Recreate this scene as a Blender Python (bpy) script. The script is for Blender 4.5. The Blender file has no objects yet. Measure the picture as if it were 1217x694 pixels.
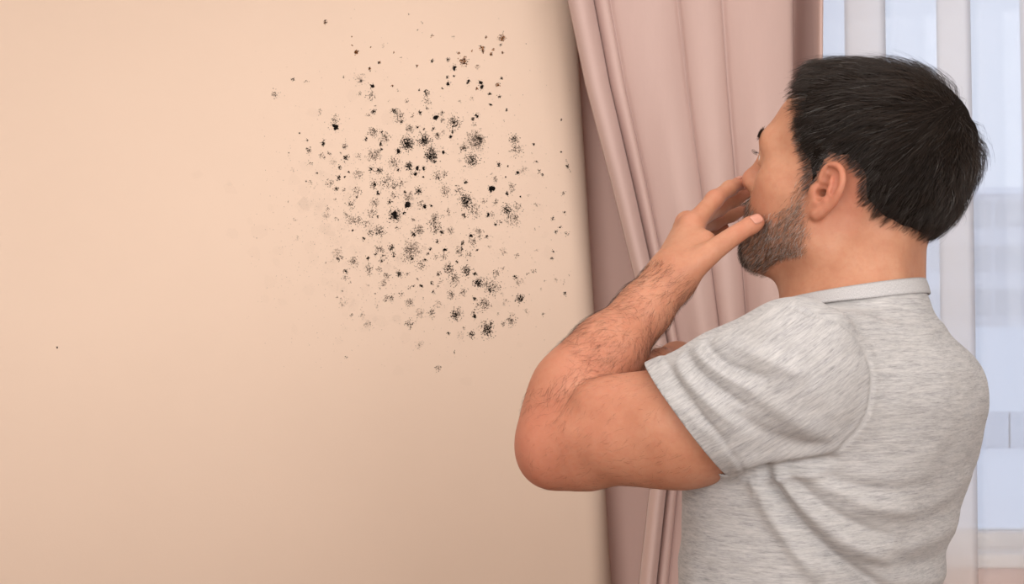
import bpy, bmesh, math, random
import numpy as np
from mathutils import Vector, Matrix

random.seed(7)
rng = np.random.default_rng(11)
scene = bpy.context.scene
col = scene.collection
FPX = 2028.0            # focal length in pixels of the 1217 px wide frame
CAMZ = 1.55

# ------------------------------------------------------------------ camera
cam_data = bpy.data.cameras.new('camera')
cam_data.sensor_width = 36.0
cam_data.lens = FPX * 36.0 / 1217.0
cam = bpy.data.objects.new('camera', cam_data)
cam.location = (0, 0, CAMZ)
cam.rotation_euler = (math.pi / 2, 0, 0)
cam_data.clip_start = 0.02
cam_data.dof.use_dof = True
cam_data.dof.focus_distance = 2.1
cam_data.dof.aperture_fstop = 32.0
col.objects.link(cam)
scene.camera = cam

# ------------------------------------------------------------------ world, lights, exposure
world = bpy.data.worlds.new('winter_sky')
scene.world = world
world.use_nodes = True
wn = world.node_tree.nodes
wl = world.node_tree.links
wn.clear()
wo = wn.new('ShaderNodeOutputWorld')
wb = wn.new('ShaderNodeBackground')
wb.inputs['Color'].default_value = (0.66, 0.77, 1.0, 1)
wb.inputs['Strength'].default_value = 1.15
wl.new(wb.outputs[0], wo.inputs[0])


def area(name, loc, target, sx, sy, energy, color):
    ld = bpy.data.lights.new(name, 'AREA')
    ld.shape = 'RECTANGLE'
    ld.size = sx
    ld.size_y = sy
    ld.energy = energy
    ld.color = color
    o = bpy.data.objects.new(name, ld)
    o.location = loc
    d = Vector(target) - Vector(loc)
    o.rotation_euler = d.to_track_quat('-Z', 'Y').to_euler()
    col.objects.link(o)
    return o


area('key_light', (1.2, -0.7, 2.0), (0.1, 2.6, 1.35), 1.5, 1.2, 41.5, (1.0, 0.99, 0.985))
area('fill_light', (-0.7, -0.9, 1.75), (0.0, 2.6, 1.2), 1.5, 1.2, 42.0, (1.0, 0.99, 0.985))
area('overhead_fill', (-0.2, 1.3, 2.66), (-0.2, 1.3, 0.0), 1.8, 1.4, 12.0, (1.0, 0.985, 0.97))  # added soft fill from above, not a lamp known in the room

vs = scene.view_settings
vs.view_transform = 'Standard'
vs.look = 'None'
vs.exposure = 0.0
vs.gamma = 1.0
vs.use_curve_mapping = False


# ------------------------------------------------------------------ helpers
def lin(r, g, b):
    f = lambda c: (c / 255) / 12.92 if c <= 10.3 else ((c / 255 + 0.055) / 1.055) ** 2.4
    return (f(r), f(g), f(b), 1.0)


def at(px, py, Y):
    return np.array([(px - 608.5) / FPX * Y, Y, CAMZ - (py - 347.0) / FPX * Y])


class Mat:
    def __init__(self, name, rough=0.6, spec=0.3):
        self.m = bpy.data.materials.new(name)
        self.m.use_nodes = True
        self.t = self.m.node_tree
        self.n = self.t.nodes
        self.b = self.n['Principled BSDF']
        self.out = self.n['Material Output']
        self.b.inputs['Roughness'].default_value = rough
        self.b.inputs['Specular IOR Level'].default_value = spec

    def node(self, kind, **kw):
        nd = self.n.new(kind)
        for k, v in kw.items():
            if k.startswith('_'):
                setattr(nd, k[1:], v)
            else:
                nd.inputs[k.replace('__', ' ')].default_value = v
        return nd

    def link(self, a, b):
        self.t.links.new(a, b)

    def coords(self, scale=(1, 1, 1), rot=(0, 0, 0), attr=None):
        if attr:
            tc = self.node('ShaderNodeAttribute', _attribute_name=attr)
            src = tc.outputs['Vector']
        else:
            tc = self.node('ShaderNodeTexCoord')
            src = tc.outputs['Object']
        mp = self.node('ShaderNodeMapping')
        mp.inputs['Scale'].default_value = scale
        mp.inputs['Rotation'].default_value = rot
        self.link(src, mp.inputs['Vector'])
        return mp.outputs[0]

    def noise(self, vec, scale, detail=3, rough=0.55):
        nz = self.node('ShaderNodeTexNoise', Scale=scale, Detail=detail, Roughness=rough)
        self.link(vec, nz.inputs['Vector'])
        return nz.outputs['Fac']

    def ramp(self, fac, stops):
        r = self.node('ShaderNodeValToRGB')
        el = r.color_ramp.elements
        while len(el) < len(stops):
            el.new(0.5)
        for e, (p, c) in zip(el, stops):
            e.position = p
            e.color = c
        self.link(fac, r.inputs[0])
        return r.outputs[0]

    def mix(self, fac, a, b, mode='MIX'):
        m = self.node('ShaderNodeMix', _data_type='RGBA', _blend_type=mode)
        for sock, v in ((m.inputs[0], fac), (m.inputs[6], a), (m.inputs[7], b)):
            if hasattr(v, 'is_output'):
                self.link(v, sock)
            else:
                sock.default_value = v
        return m.outputs[2]

    def bump(self, height, strength, dist, prev=None):
        b = self.node('ShaderNodeBump', Strength=strength, Distance=dist)
        self.link(height, b.inputs['Height'])
        if prev is not None:
            self.link(prev, b.inputs['Normal'])
        return b.outputs[0]

    def color(self, c):
        if hasattr(c, 'is_output'):
            self.link(c, self.b.inputs['Base Color'])
        else:
            self.b.inputs['Base Color'].default_value = c
        return self

    def normal(self, n):
        self.link(n, self.b.inputs['Normal'])


def plain(name, c, rough=0.6, spec=0.3, var=0.08, scale=30.0):
    m = Mat(name, rough, spec)
    f = m.noise(m.coords(), scale)
    d = tuple(x * (1 - var) for x in c[:3]) + (1,)
    u = tuple(min(1, x * (1 + var)) for x in c[:3]) + (1,)
    m.color(m.ramp(f, [(0.3, d), (0.7, u)]))
    return m.m


def tag(o, label=None, cat=None, group=None, kind=None):
    if label:
        o['label'] = label
    if cat:
        o['category'] = cat
    if group:
        o['group'] = group
    if kind:
        o['kind'] = kind
    return o


def empty(name, loc=(0, 0, 0), parent=None):
    o = bpy.data.objects.new(name, None)
    o.empty_display_size = 0.1
    o.location = loc
    col.objects.link(o)
    o.parent = parent
    return o


def mesh_obj(name, verts, faces, mat, parent=None, smooth=True, colors=None, vecs=None):
    """verts (N,3) array, faces: (M,3)/(M,4) array or list of lists"""
    me = bpy.data.meshes.new(name)
    if isinstance(faces, np.ndarray):
        k = faces.shape[1]
        me.vertices.add(len(verts))
        me.vertices.foreach_set('co', np.ascontiguousarray(verts, dtype=np.float32).ravel())
        me.loops.add(faces.size)
        me.loops.foreach_set('vertex_index', faces.astype(np.int32).ravel())
        me.polygons.add(len(faces))
        me.polygons.foreach_set('loop_start', np.arange(0, faces.size, k, dtype=np.int32))
        me.update(calc_edges=True)
    else:
        me.from_pydata([tuple(v) for v in verts], [], faces)
        me.update()
    if smooth:
        me.polygons.foreach_set('use_smooth', np.ones(len(me.polygons), dtype=bool))
    if colors is not None:
        for nm, arr in colors.items():
            a = me.attributes.new(nm, 'FLOAT_COLOR', 'POINT')
            c4 = np.ones((len(verts), 4), dtype=np.float32)
            c4[:, :arr.shape[1]] = arr
            a.data.foreach_set('color', c4.ravel())
    if vecs is not None:
        for nm, arr in vecs.items():
            a = me.attributes.new(nm, 'FLOAT_VECTOR', 'POINT')
            a.data.foreach_set('vector', np.ascontiguousarray(arr, dtype=np.float32).ravel())
    if mat:
        me.materials.append(mat)
    o = bpy.data.objects.new(name, me)
    col.objects.link(o)
    o.parent = parent
    return o


def boxes(name, bl, mat, parent=None, bevel=0.0):
    """one mesh from a list of (x0,x1,y0,y1,z0,z1)"""
    V, F = [], []
    for (x0, x1, y0, y1, z0, z1) in bl:
        b = len(V)
        V += [(x0, y0, z0), (x1, y0, z0), (x1, y1, z0), (x0, y1, z0), (x0, y0, z1), (x1, y0, z1), (x1, y1, z1), (x0, y1, z1)]
        F += [[b + i for i in f] for f in ((3, 2, 1, 0), (4, 5, 6, 7), (0, 1, 5, 4), (1, 2, 6, 5), (2, 3, 7, 6), (3, 0, 4, 7))]
    o = mesh_obj(name, V, F, mat, parent, smooth=False)
    if bevel:
        md = o.modifiers.new('bevel', 'BEVEL')
        md.width = bevel
        md.segments = 3
    return o


# ------------------------------------------------------------------ materials of the room
def wall_material(name, c1, c2):
    m = Mat(name, 0.72, 0.2)
    co = m.coords()
    base = m.ramp(m.noise(co, 2.2, 4), [(0.3, c1), (0.7, c2)])
    m.color(base)
    n1 = m.bump(m.noise(co, 260, 4, 0.6), 0.10, 0.0012)
    n2 = m.bump(m.noise(m.coords((90, 90, 420)), 1.0, 2), 0.05, 0.0008, n1)
    m.normal(n2)
    return m.m


M_wall = wall_material('beige_wall_paint', lin(229, 202, 181), lin(232, 205, 184))
M_niche = wall_material('recess_paint_mauve_shade', lin(222, 186, 174), lin(226, 190, 178))  # wall beige made darker and pinker: the recess's mauve shade put into the paint
M_off = plain('off_white_wall_paint', lin(222, 217, 211), 0.7, 0.2, 0.02)
M_white = plain('white_paint', lin(240, 238, 234), 0.5, 0.3, 0.02)
M_floor = plain('oak_floor', lin(128, 96, 70), 0.4, 0.4, 0.12, 6)
M_ceil = plain('ceiling_paint', lin(243, 240, 235), 0.8, 0.2, 0.01)

# ------------------------------------------------------------------ room shell
YW = 2.75          # face of the mouldy wall
YN = 2.86          # back of the window recess
XE = 0.150         # edge where the recess begins
ZC = 2.72
RW = 2.6           # right wall
LW = -2.3
YB = -2.4
tag(boxes('floor', [(LW, RW, YB, YN + 0.25, -0.1, 0.0)], M_floor), kind='structure')
tag(boxes('ceiling', [(LW, RW, YB, YN + 0.25, ZC, ZC + 0.1)], M_ceil), kind='structure')

# mouldy wall with a rounded plaster edge turning into the window recess
R_ = 0.038
prof = [(LW, YW), (-1.0, YW), (XE - R_, YW)]
for i in range(1, 13):
    a = math.pi / 2 * i / 12
    prof.append((XE - R_ + R_ * math.sin(a), YW + R_ - R_ * math.cos(a)))
prof += [(XE, YN + 0.2), (LW, YN + 0.2)]
V = [(x + (0.063 * (1.27 - z) if x > -0.5 else 0.0), y, z) for z in (0.0, ZC) for (x, y) in prof]   # the plaster edge leans a little
n = len(prof)
F = [[i, (i + 1) % n, n + (i + 1) % n, n + i] for i in range(n)]
F += [list(range(n))[::-1], list(range(n, 2 * n))]
wl_o = mesh_obj('wall_left', V, F, M_wall)
wl_o.data.polygons.foreach_set('use_smooth', [i <= 14 for i in range(len(F))])
tag(wl_o, kind='structure')

# window wall in the recess: opening x 0.42..2.05, z 1.12..2.45
OX0, OX1, OZ0, OZ1 = 0.47, 2.1, 1.10, 2.45
tag(boxes('wall_back', [(XE - 0.12, OX0, YN, YN + 0.2, 0, ZC), (OX1, RW, YN, YN + 0.2, 0, ZC),
                        (OX0, OX1, YN, YN + 0.2, 0, OZ0), (OX0, OX1, YN, YN + 0.2, OZ1, ZC)], M_niche), kind='structure')
tag(boxes('wall_right', [(RW, RW + 0.1, YB, YN + 0.25, 0, ZC)], M_off), kind='structure')
tag(boxes('wall_far_left', [(LW - 0.1, LW, YB, YN + 0.25, 0, ZC)], M_off), kind='structure')
tag(boxes('wall_front', [(LW, RW, YB - 0.1, YB, 0, ZC)], M_off), kind='structure')
tag(boxes('baseboard_left', [(LW, XE - R_, YW - 0.015, YW, 0, 0.08)], M_white, bevel=0.004), kind='structure')

# window with frame, panes and sill
win = empty('window_1', ((OX0 + OX1) / 2, YN + 0.1, OZ0))
tag(win, kind='structure')


def wpart(name, bl, mat, bevel=0.0):
    o = boxes(name, bl, mat, None, bevel)
    o.parent = win
    o.matrix_parent_inverse = Matrix.Translation(-Vector(win.location))
    return o


M_upvc = plain('white_window_frame', lin(238, 236, 235), 0.35, 0.4, 0.01)
mid = 1.36
fr = 0.06
wpart('window_frame', [(OX0, OX0 + fr, YN + 0.08, YN + 0.15, OZ0, OZ1), (OX1 - fr, OX1, YN + 0.08, YN + 0.15, OZ0, OZ1),
                       (OX0 + fr, OX1 - fr, YN + 0.08, YN + 0.15, OZ0, OZ0 + 0.035), (OX0 + fr, OX1 - fr, YN + 0.08, YN + 0.15, OZ1 - fr, OZ1),
                       (mid - 0.04, mid + 0.04, YN + 0.08, YN + 0.15, OZ0 + 0.035, OZ1 - fr)], M_upvc, 0.006)
mg = Mat('window_glass', 0.0, 0.5)
mg.n.remove(mg.b)
tr = mg.node('ShaderNodeBsdfTransparent', Color=(0.97, 0.98, 0.98, 1))
gl = mg.node('ShaderNodeBsdfGlossy', Roughness=0.02)
mx = mg.node('ShaderNodeMixShader')
fr_ = mg.node('ShaderNodeFresnel', IOR=1.35)
mg.link(fr_.outputs[0], mx.inputs[0])
mg.link(tr.outputs[0], mx.inputs[1])
mg.link(gl.outputs[0], mx.inputs[2])
mg.link(mx.outputs[0], mg.out.inputs[0])
wpart('window_pane', [(OX0 + fr, mid - 0.04, YN + 0.11, YN + 0.118, OZ0 + 0.035, OZ1 - fr)], mg.m)
wpart('window_pane', [(mid + 0.04, OX1 - fr, YN + 0.11, YN + 0.118, OZ0 + 0.035, OZ1 - fr)], mg.m)
wpart('window_sill', [(OX0 - 0.05, OX1 + 0.05, YN - 0.012, YN + 0.08, OZ0 - 0.012, OZ0 + 0.012)], M_upvc, 0.006)

# ------------------------------------------------------------------ outside: snow, low wall, houses
M_snow = plain('snow', lin(236, 238, 243), 0.8, 0.2, 0.03, 0.3)
gv = [(-60, 3.6, 0.0), (140, 3.6, 0.0), (140, 320, 0.0), (-60, 320, 0.0)]
tag(mesh_obj('ground', gv, [[0, 1, 2, 3]], M_snow, smooth=False), 'snow covered ground outside the window', 'snow', kind='structure')
M_conc = plain('grey_concrete', lin(214, 217, 224), 0.8, 0.2, 0.05, 3)
gw = empty('garden_wall', (6, 17, 0))
for i in range(9):
    o = boxes('wall_panel', [(-0.97, 0.97, -0.06, 0.06, 0, 0.36)], M_conc, gw, 0.02) if i == 0 else bpy.data.objects.new('wall_panel', o.data)
    if i:
        col.objects.link(o)
        o.parent = gw
    o.location = (-4 + i * 1.96, 0, 0)
tag(gw, 'low grey concrete garden wall in the snow outside the window', 'wall')


def house(name, x0, x1, y, h, nx, nz, wallc, label):
    h0 = empty(name, ((x0 + x1) / 2, y, 0))
    mw = plain(name + '_render', wallc, 0.8, 0.2, 0.03, 0.5)
    md = plain(name + '_glass', tuple(c * 0.8 for c in wallc[:3]) + (1,), 0.3, 0.4, 0.05, 0.5)
    w = (x1 - x0) / 2
    boxes('wall', [(-w, w, 0, 9, 0, h)], mw, h0)
    boxes('roof', [(-w - 0.4, w + 0.4, -0.4, 9.4, h, h + 0.35)], M_snow, h0, 0.08)
    first = None
    for i in range(nx):
        for j in range(nz):
            x = -w + (i + 0.5) * 2 * w / nx
            z = (j + 0.5) * h / nz + 0.1
            if first is None:
                first = boxes('window_pane', [(-0.62, 0.62, -0.05, 0.05, -0.55, 0.55)], md, h0)
                o = first
            else:
                o = bpy.data.objects.new('window_pane', first.data)
                col.objects.link(o)
                o.parent = h0
            o.location = (x, -0.02, z)
    tag(h0, label, 'building')


house('apartment_building', 17.5, 25.0, 78, 6.0, 5, 3, lin(226, 225, 228), 'pale grey flat roofed block with rows of windows beyond the snow')
house('townhouse', 25.8, 34.0, 84, 5.0, 5, 2, lin(230, 226, 224), 'low cream house with two rows of windows beyond the snow')
house('garden_house', 8.0, 16.6, 92, 4.2, 4, 2, lin(228, 227, 230), 'small grey house with snowy roof left of the flat roofed block')

# ------------------------------------------------------------------ mould on the wall
SW = FPX / YW
spots = []


def S(ox, oy, sc, lst):
    for (cx, cy, r, t) in lst:
        spots.append((ox + cx / sc, oy + cy / sc, r / sc, t))


S(300, 60, 5.78, [(822, 245, 18, 'b'), (815, 310, 28, 's'), (830, 420, 18, 'd'), (845, 380, 10, 's'), (795, 440, 12, 's'), (835, 560, 26, 's'),
  (780, 608, 13, 'b'), (890, 565, 10, 's'), (880, 640, 14, 'd'), (570, 525, 24, 'b'), (565, 480, 30, 's'), (485, 632, 14, 'd'), (275, 200, 13, 'd'),
  (372, 215, 12, 's'), (155, 300, 22, 's'), (803, 125, 9, 'r'), (870, 83, 8, 'b'), (712, 14, 14, 'r'), (378, 618, 6, 'b'), (630, 660, 14, 's'),
  (460, 420, 20, 'f'), (740, 300, 14, 's'), (630, 183, 10, 's'), (740, 200, 40, 'f'), (325, 570, 5, 'd'), (390, 680, 18, 's')])
S(440, 60, 5.78, [(425, 70, 12, 'b'), (60, 83, 8, 'd'), (322, 105, 9, 'r'), (530, 62, 14, 'd'), (640, 75, 32, 'r'), (605, 20, 10, 'r'), (575, 115, 19, 'b'),
  (528, 183, 12, 'd'), (575, 175, 8, 'd'), (537, 228, 16, 'b'), (675, 215, 17, 'b'), (755, 220, 17, 'b'), (768, 252, 17, 'b'), (730, 262, 10, 'r'),
  (495, 260, 8, 'd'), (875, 235, 18, 'r'), (888, 318, 11, 'b'), (903, 190, 8, 'b'), (820, 300, 14, 'd'), (828, 372, 10, 'd'), (735, 110, 20, 'q'),
  (385, 290, 22, 'd'), (390, 345, 25, 's'), (392, 400, 10, 'd'), (335, 272, 7, 'd'), (150, 243, 9, 'r'), (192, 272, 9, 's'), (253, 345, 14, 's'),
  (165, 415, 26, 'd'), (200, 450, 35, 's'), (215, 490, 14, 'd'), (345, 425, 15, 'd'), (290, 450, 12, 's'), (447, 457, 22, 'b'), (490, 430, 20, 'g'),
  (580, 495, 45, 'd'), (568, 558, 12, 'b'), (552, 592, 10, 'b'), (732, 450, 16, 'b'), (706, 470, 14, 'd'), (713, 508, 14, 'g'), (325, 525, 14, 'd'),
  (368, 540, 8, 'b'), (433, 540, 11, 'b'), (460, 580, 22, 'g'), (270, 540, 30, 'g'), (255, 635, 48, 'D'), (370, 620, 48, 'D'), (735, 610, 50, 'g'),
  (80, 560, 14, 'd'), (20, 560, 30, 's'), (100, 600, 34, 'g'), (70, 650, 12, 'd'), (195, 685, 15, 'b'), (420, 680, 30, 'g'), (640, 670, 25, 'g'),
  (830, 22, 11, 'r'), (775, 8, 12, 'r'), (910, 17, 9, 'r'), (700, 5, 7, 'r'), (615, 345, 18, 'f'), (700, 325, 18, 'f'), (495, 480, 20, 'g'), (500, 560, 22, 'f')])
S(560, 20, 5.78, [(105, 142, 11, 'r'), (210, 145, 28, 'r'), (203, 190, 9, 'b'), (75, 215, 20, 'r'), (153, 225, 11, 'r'), (137, 257, 11, 'r'),
  (217, 247, 9, 'r'), (375, 183, 7, 'q'), (208, 422, 8, 'b'), (135, 602, 11, 'd'), (242, 640, 8, 'd'), (40, 340, 16, 'q'), (12, 556, 12, 'f')])
S(340, 170, 5.78, [(745, 495, 44, 'D'), (745, 495, 26, 'b'), (835, 428, 26, 'b'), (812, 482, 14, 'b'), (770, 58, 17, 'b'), (840, 18, 30, 'd'), (845, 158, 26, 'd'),
  (905, 178, 14, 'b'), (890, 210, 12, 'd'), (860, 215, 14, 'g'), (735, 135, 40, 's'), (770, 185, 14, 'd'), (640, 185, 26, 'd'), (585, 180, 18, 'd'),
  (605, 285, 28, 'd'), (632, 342, 16, 'b'), (695, 265, 45, 's'), (745, 300, 20, 's'), (785, 280, 30, 's'), (815, 342, 10, 'b'), (910, 330, 18, 'd'),
  (710, 405, 20, 'd'), (745, 365, 25, 'g'), (610, 405, 30, 'g'), (590, 480, 30, 's'), (632, 505, 10, 'd'), (645, 605, 36, 's'), (875, 625, 18, 'd'),
  (360, 238, 18, 'd'), (368, 168, 13, 'd'), (345, 315, 18, 'd'), (300, 275, 26, 's'), (395, 325, 13, 's'), (430, 200, 9, 'd'), (405, 232, 10, 'd'),
  (497, 212, 28, 's'), (485, 330, 28, 's'), (485, 370, 9, 'b'), (450, 420, 28, 's'), (405, 485, 16, 'g'), (440, 530, 32, 's'), (495, 530, 30, 's'),
  (550, 555, 22, 's'), (580, 615, 18, 's'), (457, 600, 7, 'd'), (533, 658, 10, 's'), (335, 382, 9, 's'), (503, 93, 16, 's'), (410, 98, 22, 'd'),
  (380, 70, 10, 's'), (295, 68, 14, 's'), (240, 85, 16, 's'), (265, 100, 8, 'd'), (155, 55, 20, 's'), (170, 140, 15, 's'), (215, 205, 8, 'd'),
  (135, 262, 6, 'd'), (165, 268, 12, 's'), (195, 305, 10, 'f'), (255, 8, 14, 'd'), (400, 22, 20, 's'), (325, 130, 30, 'f'), (280, 500, 30, 'f'),
  (285, 450, 14, 's'), (350, 520, 14, 's'), (85, 650, 14, 'f'), (60, 530, 16, 'f'), (15, 72, 10, 's'), (15, 400, 10, 'f'), (50, 190, 16, 'f'),
  (655, 45, 12, 'd'), (600, 80, 45, 'g'), (635, 95, 20, 's'), (760, 580, 14, 's'), (880, 530, 9, 's'), (845, 370, 35, 'g')])
S(480, 160, 5.78, [(185, 145, 48, 'D'), (215, 185, 14, 'b'), (465, 175, 48, 'd'), (495, 50, 55, 'g'), (410, 95, 25, 'g'), (755, 30, 30, 'd'), (770, 95, 40, 's'),
  (655, 205, 18, 'd'), (780, 263, 14, 'b'), (715, 217, 5, 'b'), (698, 290, 5, 'b'), (605, 375, 26, 'b'), (628, 305, 20, 'g'), (605, 275, 8, 's'),
  (708, 405, 14, 'b'), (745, 380, 18, 's'), (740, 345, 20, 'g'), (712, 515, 38, 'd'), (780, 495, 24, 's'), (745, 575, 50, 's'), (555, 455, 18, 'g'),
  (628, 465, 22, 'g'), (575, 550, 15, 'b'), (605, 550, 18, 's'), (628, 618, 12, 'd'), (665, 600, 12, 's'), (640, 595, 10, 's'), (425, 455, 50, 'D'),
  (380, 385, 28, 's'), (490, 525, 40, 's'), (415, 555, 20, 'd'), (305, 530, 20, 's'), (422, 325, 14, 'b'), (285, 385, 36, 's'), (270, 125, 15, 'b'),
  (265, 90, 9, 's'), (95, 235, 17, 'b'), (140, 232, 14, 'b'), (80, 270, 12, 'b'), (135, 290, 9, 'd'), (35, 215, 28, 'd'), (230, 285, 32, 's'),
  (240, 300, 10, 'b'), (275, 270, 22, 's'), (98, 390, 24, 'd'), (140, 495, 16, 'b'), (120, 480, 25, 's'), (188, 488, 12, 'd'), (210, 610, 38, 's'),
  (215, 570, 30, 'g'), (260, 670, 18, 'd'), (320, 660, 25, 'g'), (65, 585, 12, 's'), (275, 568, 9, 's'), (100, 650, 30, 'g'), (228, 10, 20, 'g'),
  (322, 15, 12, 'b'), (890, 65, 9, 's'), (905, 185, 9, 's'), (380, 180, 14, 'f'), (815, 250, 25, 'f'), (800, 425, 5, 'b')])
S(380, 270, 5.78, [(410, 25, 30, 's'), (350, 40, 18, 's'), (225, 20, 6, 'b'), (302, 80, 12, 'd'), (645, 45, 18, 'd'), (690, 20, 28, 'g'), (495, 140, 22, 'd'),
  (515, 180, 18, 'g'), (505, 200, 10, 'd'), (410, 150, 30, 'g'), (384, 183, 10, 'b'), (440, 205, 25, 's'), (425, 232, 12, 'd'), (332, 212, 14, 'd'),
  (125, 215, 16, 'd'), (120, 180, 40, 'f'), (150, 205, 15, 's'), (230, 235, 35, 'g'), (175, 303, 17, 'd'), (178, 347, 20, 's'), (208, 378, 10, 's'),
  (40, 243, 7, 's'), (340, 305, 20, 's'), (340, 280, 25, 'g'), (405, 290, 20, 's'), (543, 320, 25, 'd'), (600, 325, 16, 's'), (460, 340, 26, 's'),
  (440, 385, 22, 'g'), (408, 420, 8, 's'), (335, 390, 14, 'f'), (630, 150, 55, 'g'), (615, 200, 35, 's'), (635, 215, 12, 'd'), (760, 150, 12, 'b'),
  (745, 180, 10, 'd'), (725, 225, 14, 'd'), (700, 260, 32, 's'), (808, 95, 13, 'b'), (790, 15, 30, 's'), (860, 155, 15, 'b'), (850, 200, 24, 's'),
  (795, 200, 18, 's'), (885, 285, 32, 's'), (812, 322, 15, 'd'), (770, 385, 15, 'd'), (698, 402, 12, 'b'), (780, 445, 12, 'd'), (810, 400, 12, 's'),
  (830, 375, 12, 'g'), (560, 460, 18, 's'), (490, 490, 25, 's'), (455, 490, 20, 'g'), (615, 515, 28, 'g'), (645, 405, 9, 'd'), (615, 415, 12, 's'),
  (710, 490, 8, 's'), (900, 465, 24, 'g'), (685, 590, 40, 'f'), (765, 590, 28, 'g'), (625, 662, 13, 's'), (215, 600, 12, 's'), (118, 485, 9, 's'),
  (153, 438, 7, 's'), (375, 457, 7, 's'), (668, 355, 9, 's'), (915, 350, 14, 's'), (160, 520, 30, 'f'), (290, 600, 25, 'f'), (395, 540, 18, 'f'), (810, 530, 30, 'f')])
S(520, 270, 5.78, [(228, 62, 16, 'b'), (340, 66, 11, 'b'), (272, 158, 7, 'b'), (172, 105, 18, 'd'), (165, 145, 12, 'b'), (150, 170, 30, 'g'), (210, 185, 20, 's'),
  (245, 100, 28, 's'), (280, 30, 30, 'g'), (133, 237, 11, 'd'), (200, 300, 36, 'd'), (80, 290, 34, 's'), (120, 365, 34, 's'), (115, 330, 20, 's'),
  (255, 320, 15, 'd'), (280, 380, 36, 'D'), (345, 390, 30, 's'), (385, 420, 45, 's'), (360, 430, 20, 'd'), (400, 320, 26, 's'), (250, 490, 15, 'd'),
  (300, 530, 40, 's'), (340, 525, 26, 's'), (180, 450, 26, 's'), (95, 465, 24, 's'), (120, 610, 28, 'd'), (130, 590, 40, 'g'), (255, 615, 15, 'b'),
  (245, 585, 18, 'g'), (140, 645, 8, 's'), (535, 343, 15, 'd'), (560, 375, 35, 'f'), (565, 490, 34, 'd'), (575, 500, 14, 'd'), (548, 190, 16, 's'),
  (452, 170, 30, 'f'), (680, 155, 14, 'f'), (877, 455, 11, 'b'), (815, 28, 12, 'b'), (785, 215, 9, 'b'), (795, 165, 6, 'b'), (840, 2, 8, 'b'),
  (885, 40, 16, 's'), (655, 300, 12, 's'), (670, 297, 7, 's'), (615, 322, 10, 's'), (725, 598, 12, 's'), (710, 425, 10, 'f'), (815, 360, 18, 'f'),
  (870, 375, 14, 'f'), (905, 330, 5, 's'), (735, 368, 7, 's'), (370, 660, 15, 'd'), (450, 665, 14, 's'), (420, 592, 9, 's'), (510, 640, 36, 'g'),
  (325, 675, 32, 'g'), (615, 580, 25, 'f'), (465, 515, 25, 'f'), (185, 688, 12, 's'), (455, 285, 12, 'g'), (668, 15, 8, 's'), (285, 72, 12, 's'), (355, 135, 12, 'g')])
S(580, 140, 5.78, [(545, 335, 14, 'd'), (568, 367, 8, 's'), (540, 297, 6, 's'), (375, 390, 9, 'b'), (335, 300, 6, 'd'), (515, 525, 15, 's'), (525, 648, 8, 'b'),
  (503, 234, 5, 'b'), (503, 12, 6, 'b'), (112, 25, 6, 's'), (315, 182, 8, 'd'), (350, 365, 14, 's'), (245, 355, 25, 'f'), (445, 690, 10, 'b'),
  (330, 600, 22, 'f'), (280, 535, 12, 'f')])
S(280, 230, 2.766, [(775, 463, 12, 'd'), (828, 452, 22, 'd'), (740, 470, 12, 'f'), (665, 573, 10, 'g'), (570, 430, 14, 's'), (700, 460, 6, 'd'), (722, 523, 5, 's'),
  (363, 538, 5, 's'), (880, 428, 5, 's'), (1010, 395, 5, 'f'), (605, 500, 14, 'f'), (435, 430, 15, 'f')])
S(280, 0, 2.766, [(295, 73, 7, 'r'), (383, 120, 3, 'r'), (397, 170, 8, 'r'), (383, 150, 3, 'r'), (445, 155, 3, 'r'), (472, 205, 4, 'r'), (440, 226, 5, 'r'),
  (645, 118, 4, 'r'), (613, 75, 3, 's'), (570, 45, 3, 's'), (597, 98, 3, 's'), (715, 120, 4, 's'), (520, 170, 4, 'r'), (545, 190, 3, 's'), (485, 150, 6, 'f')])
spots.append((68, 413, 1.2, 'b'))

mm = Mat('mould', 0.9, 0.05)
ac = mm.node('ShaderNodeAttribute', _attribute_name='mould')
mm.color(ac.outputs['Color'])
mm.link(ac.outputs['Alpha'], mm.b.inputs['Alpha'])
M_mould = mm.m
# (count per px^2, speck radius px, spread, colour, alpha)
KIND = {'b': (0, 0, 0, (0.012, 0.009, 0.008), 0.97), 'd': (1.3, 0.52, 0.50, (0.022, 0.016, 0.012), 0.92), 'D': (1.7, 0.55, 0.44, (0.016, 0.012, 0.010), 0.95),
        's': (1.05, 0.50, 0.56, (0.04, 0.028, 0.021), 0.78), 'g': (0.9, 0.60, 0.52, (0.08, 0.058, 0.044), 0.46), 'f': (0.6, 0.7, 0.55, (0.16, 0.11, 0.085), 0.22),
        'r': (2.2, 0.58, 0.46, (0.045, 0.016, 0.006), 0.92), 'q': (0.8, 0.5, 0.5, (0.16, 0.07, 0.03), 0.5)}
SEG = 6


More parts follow.
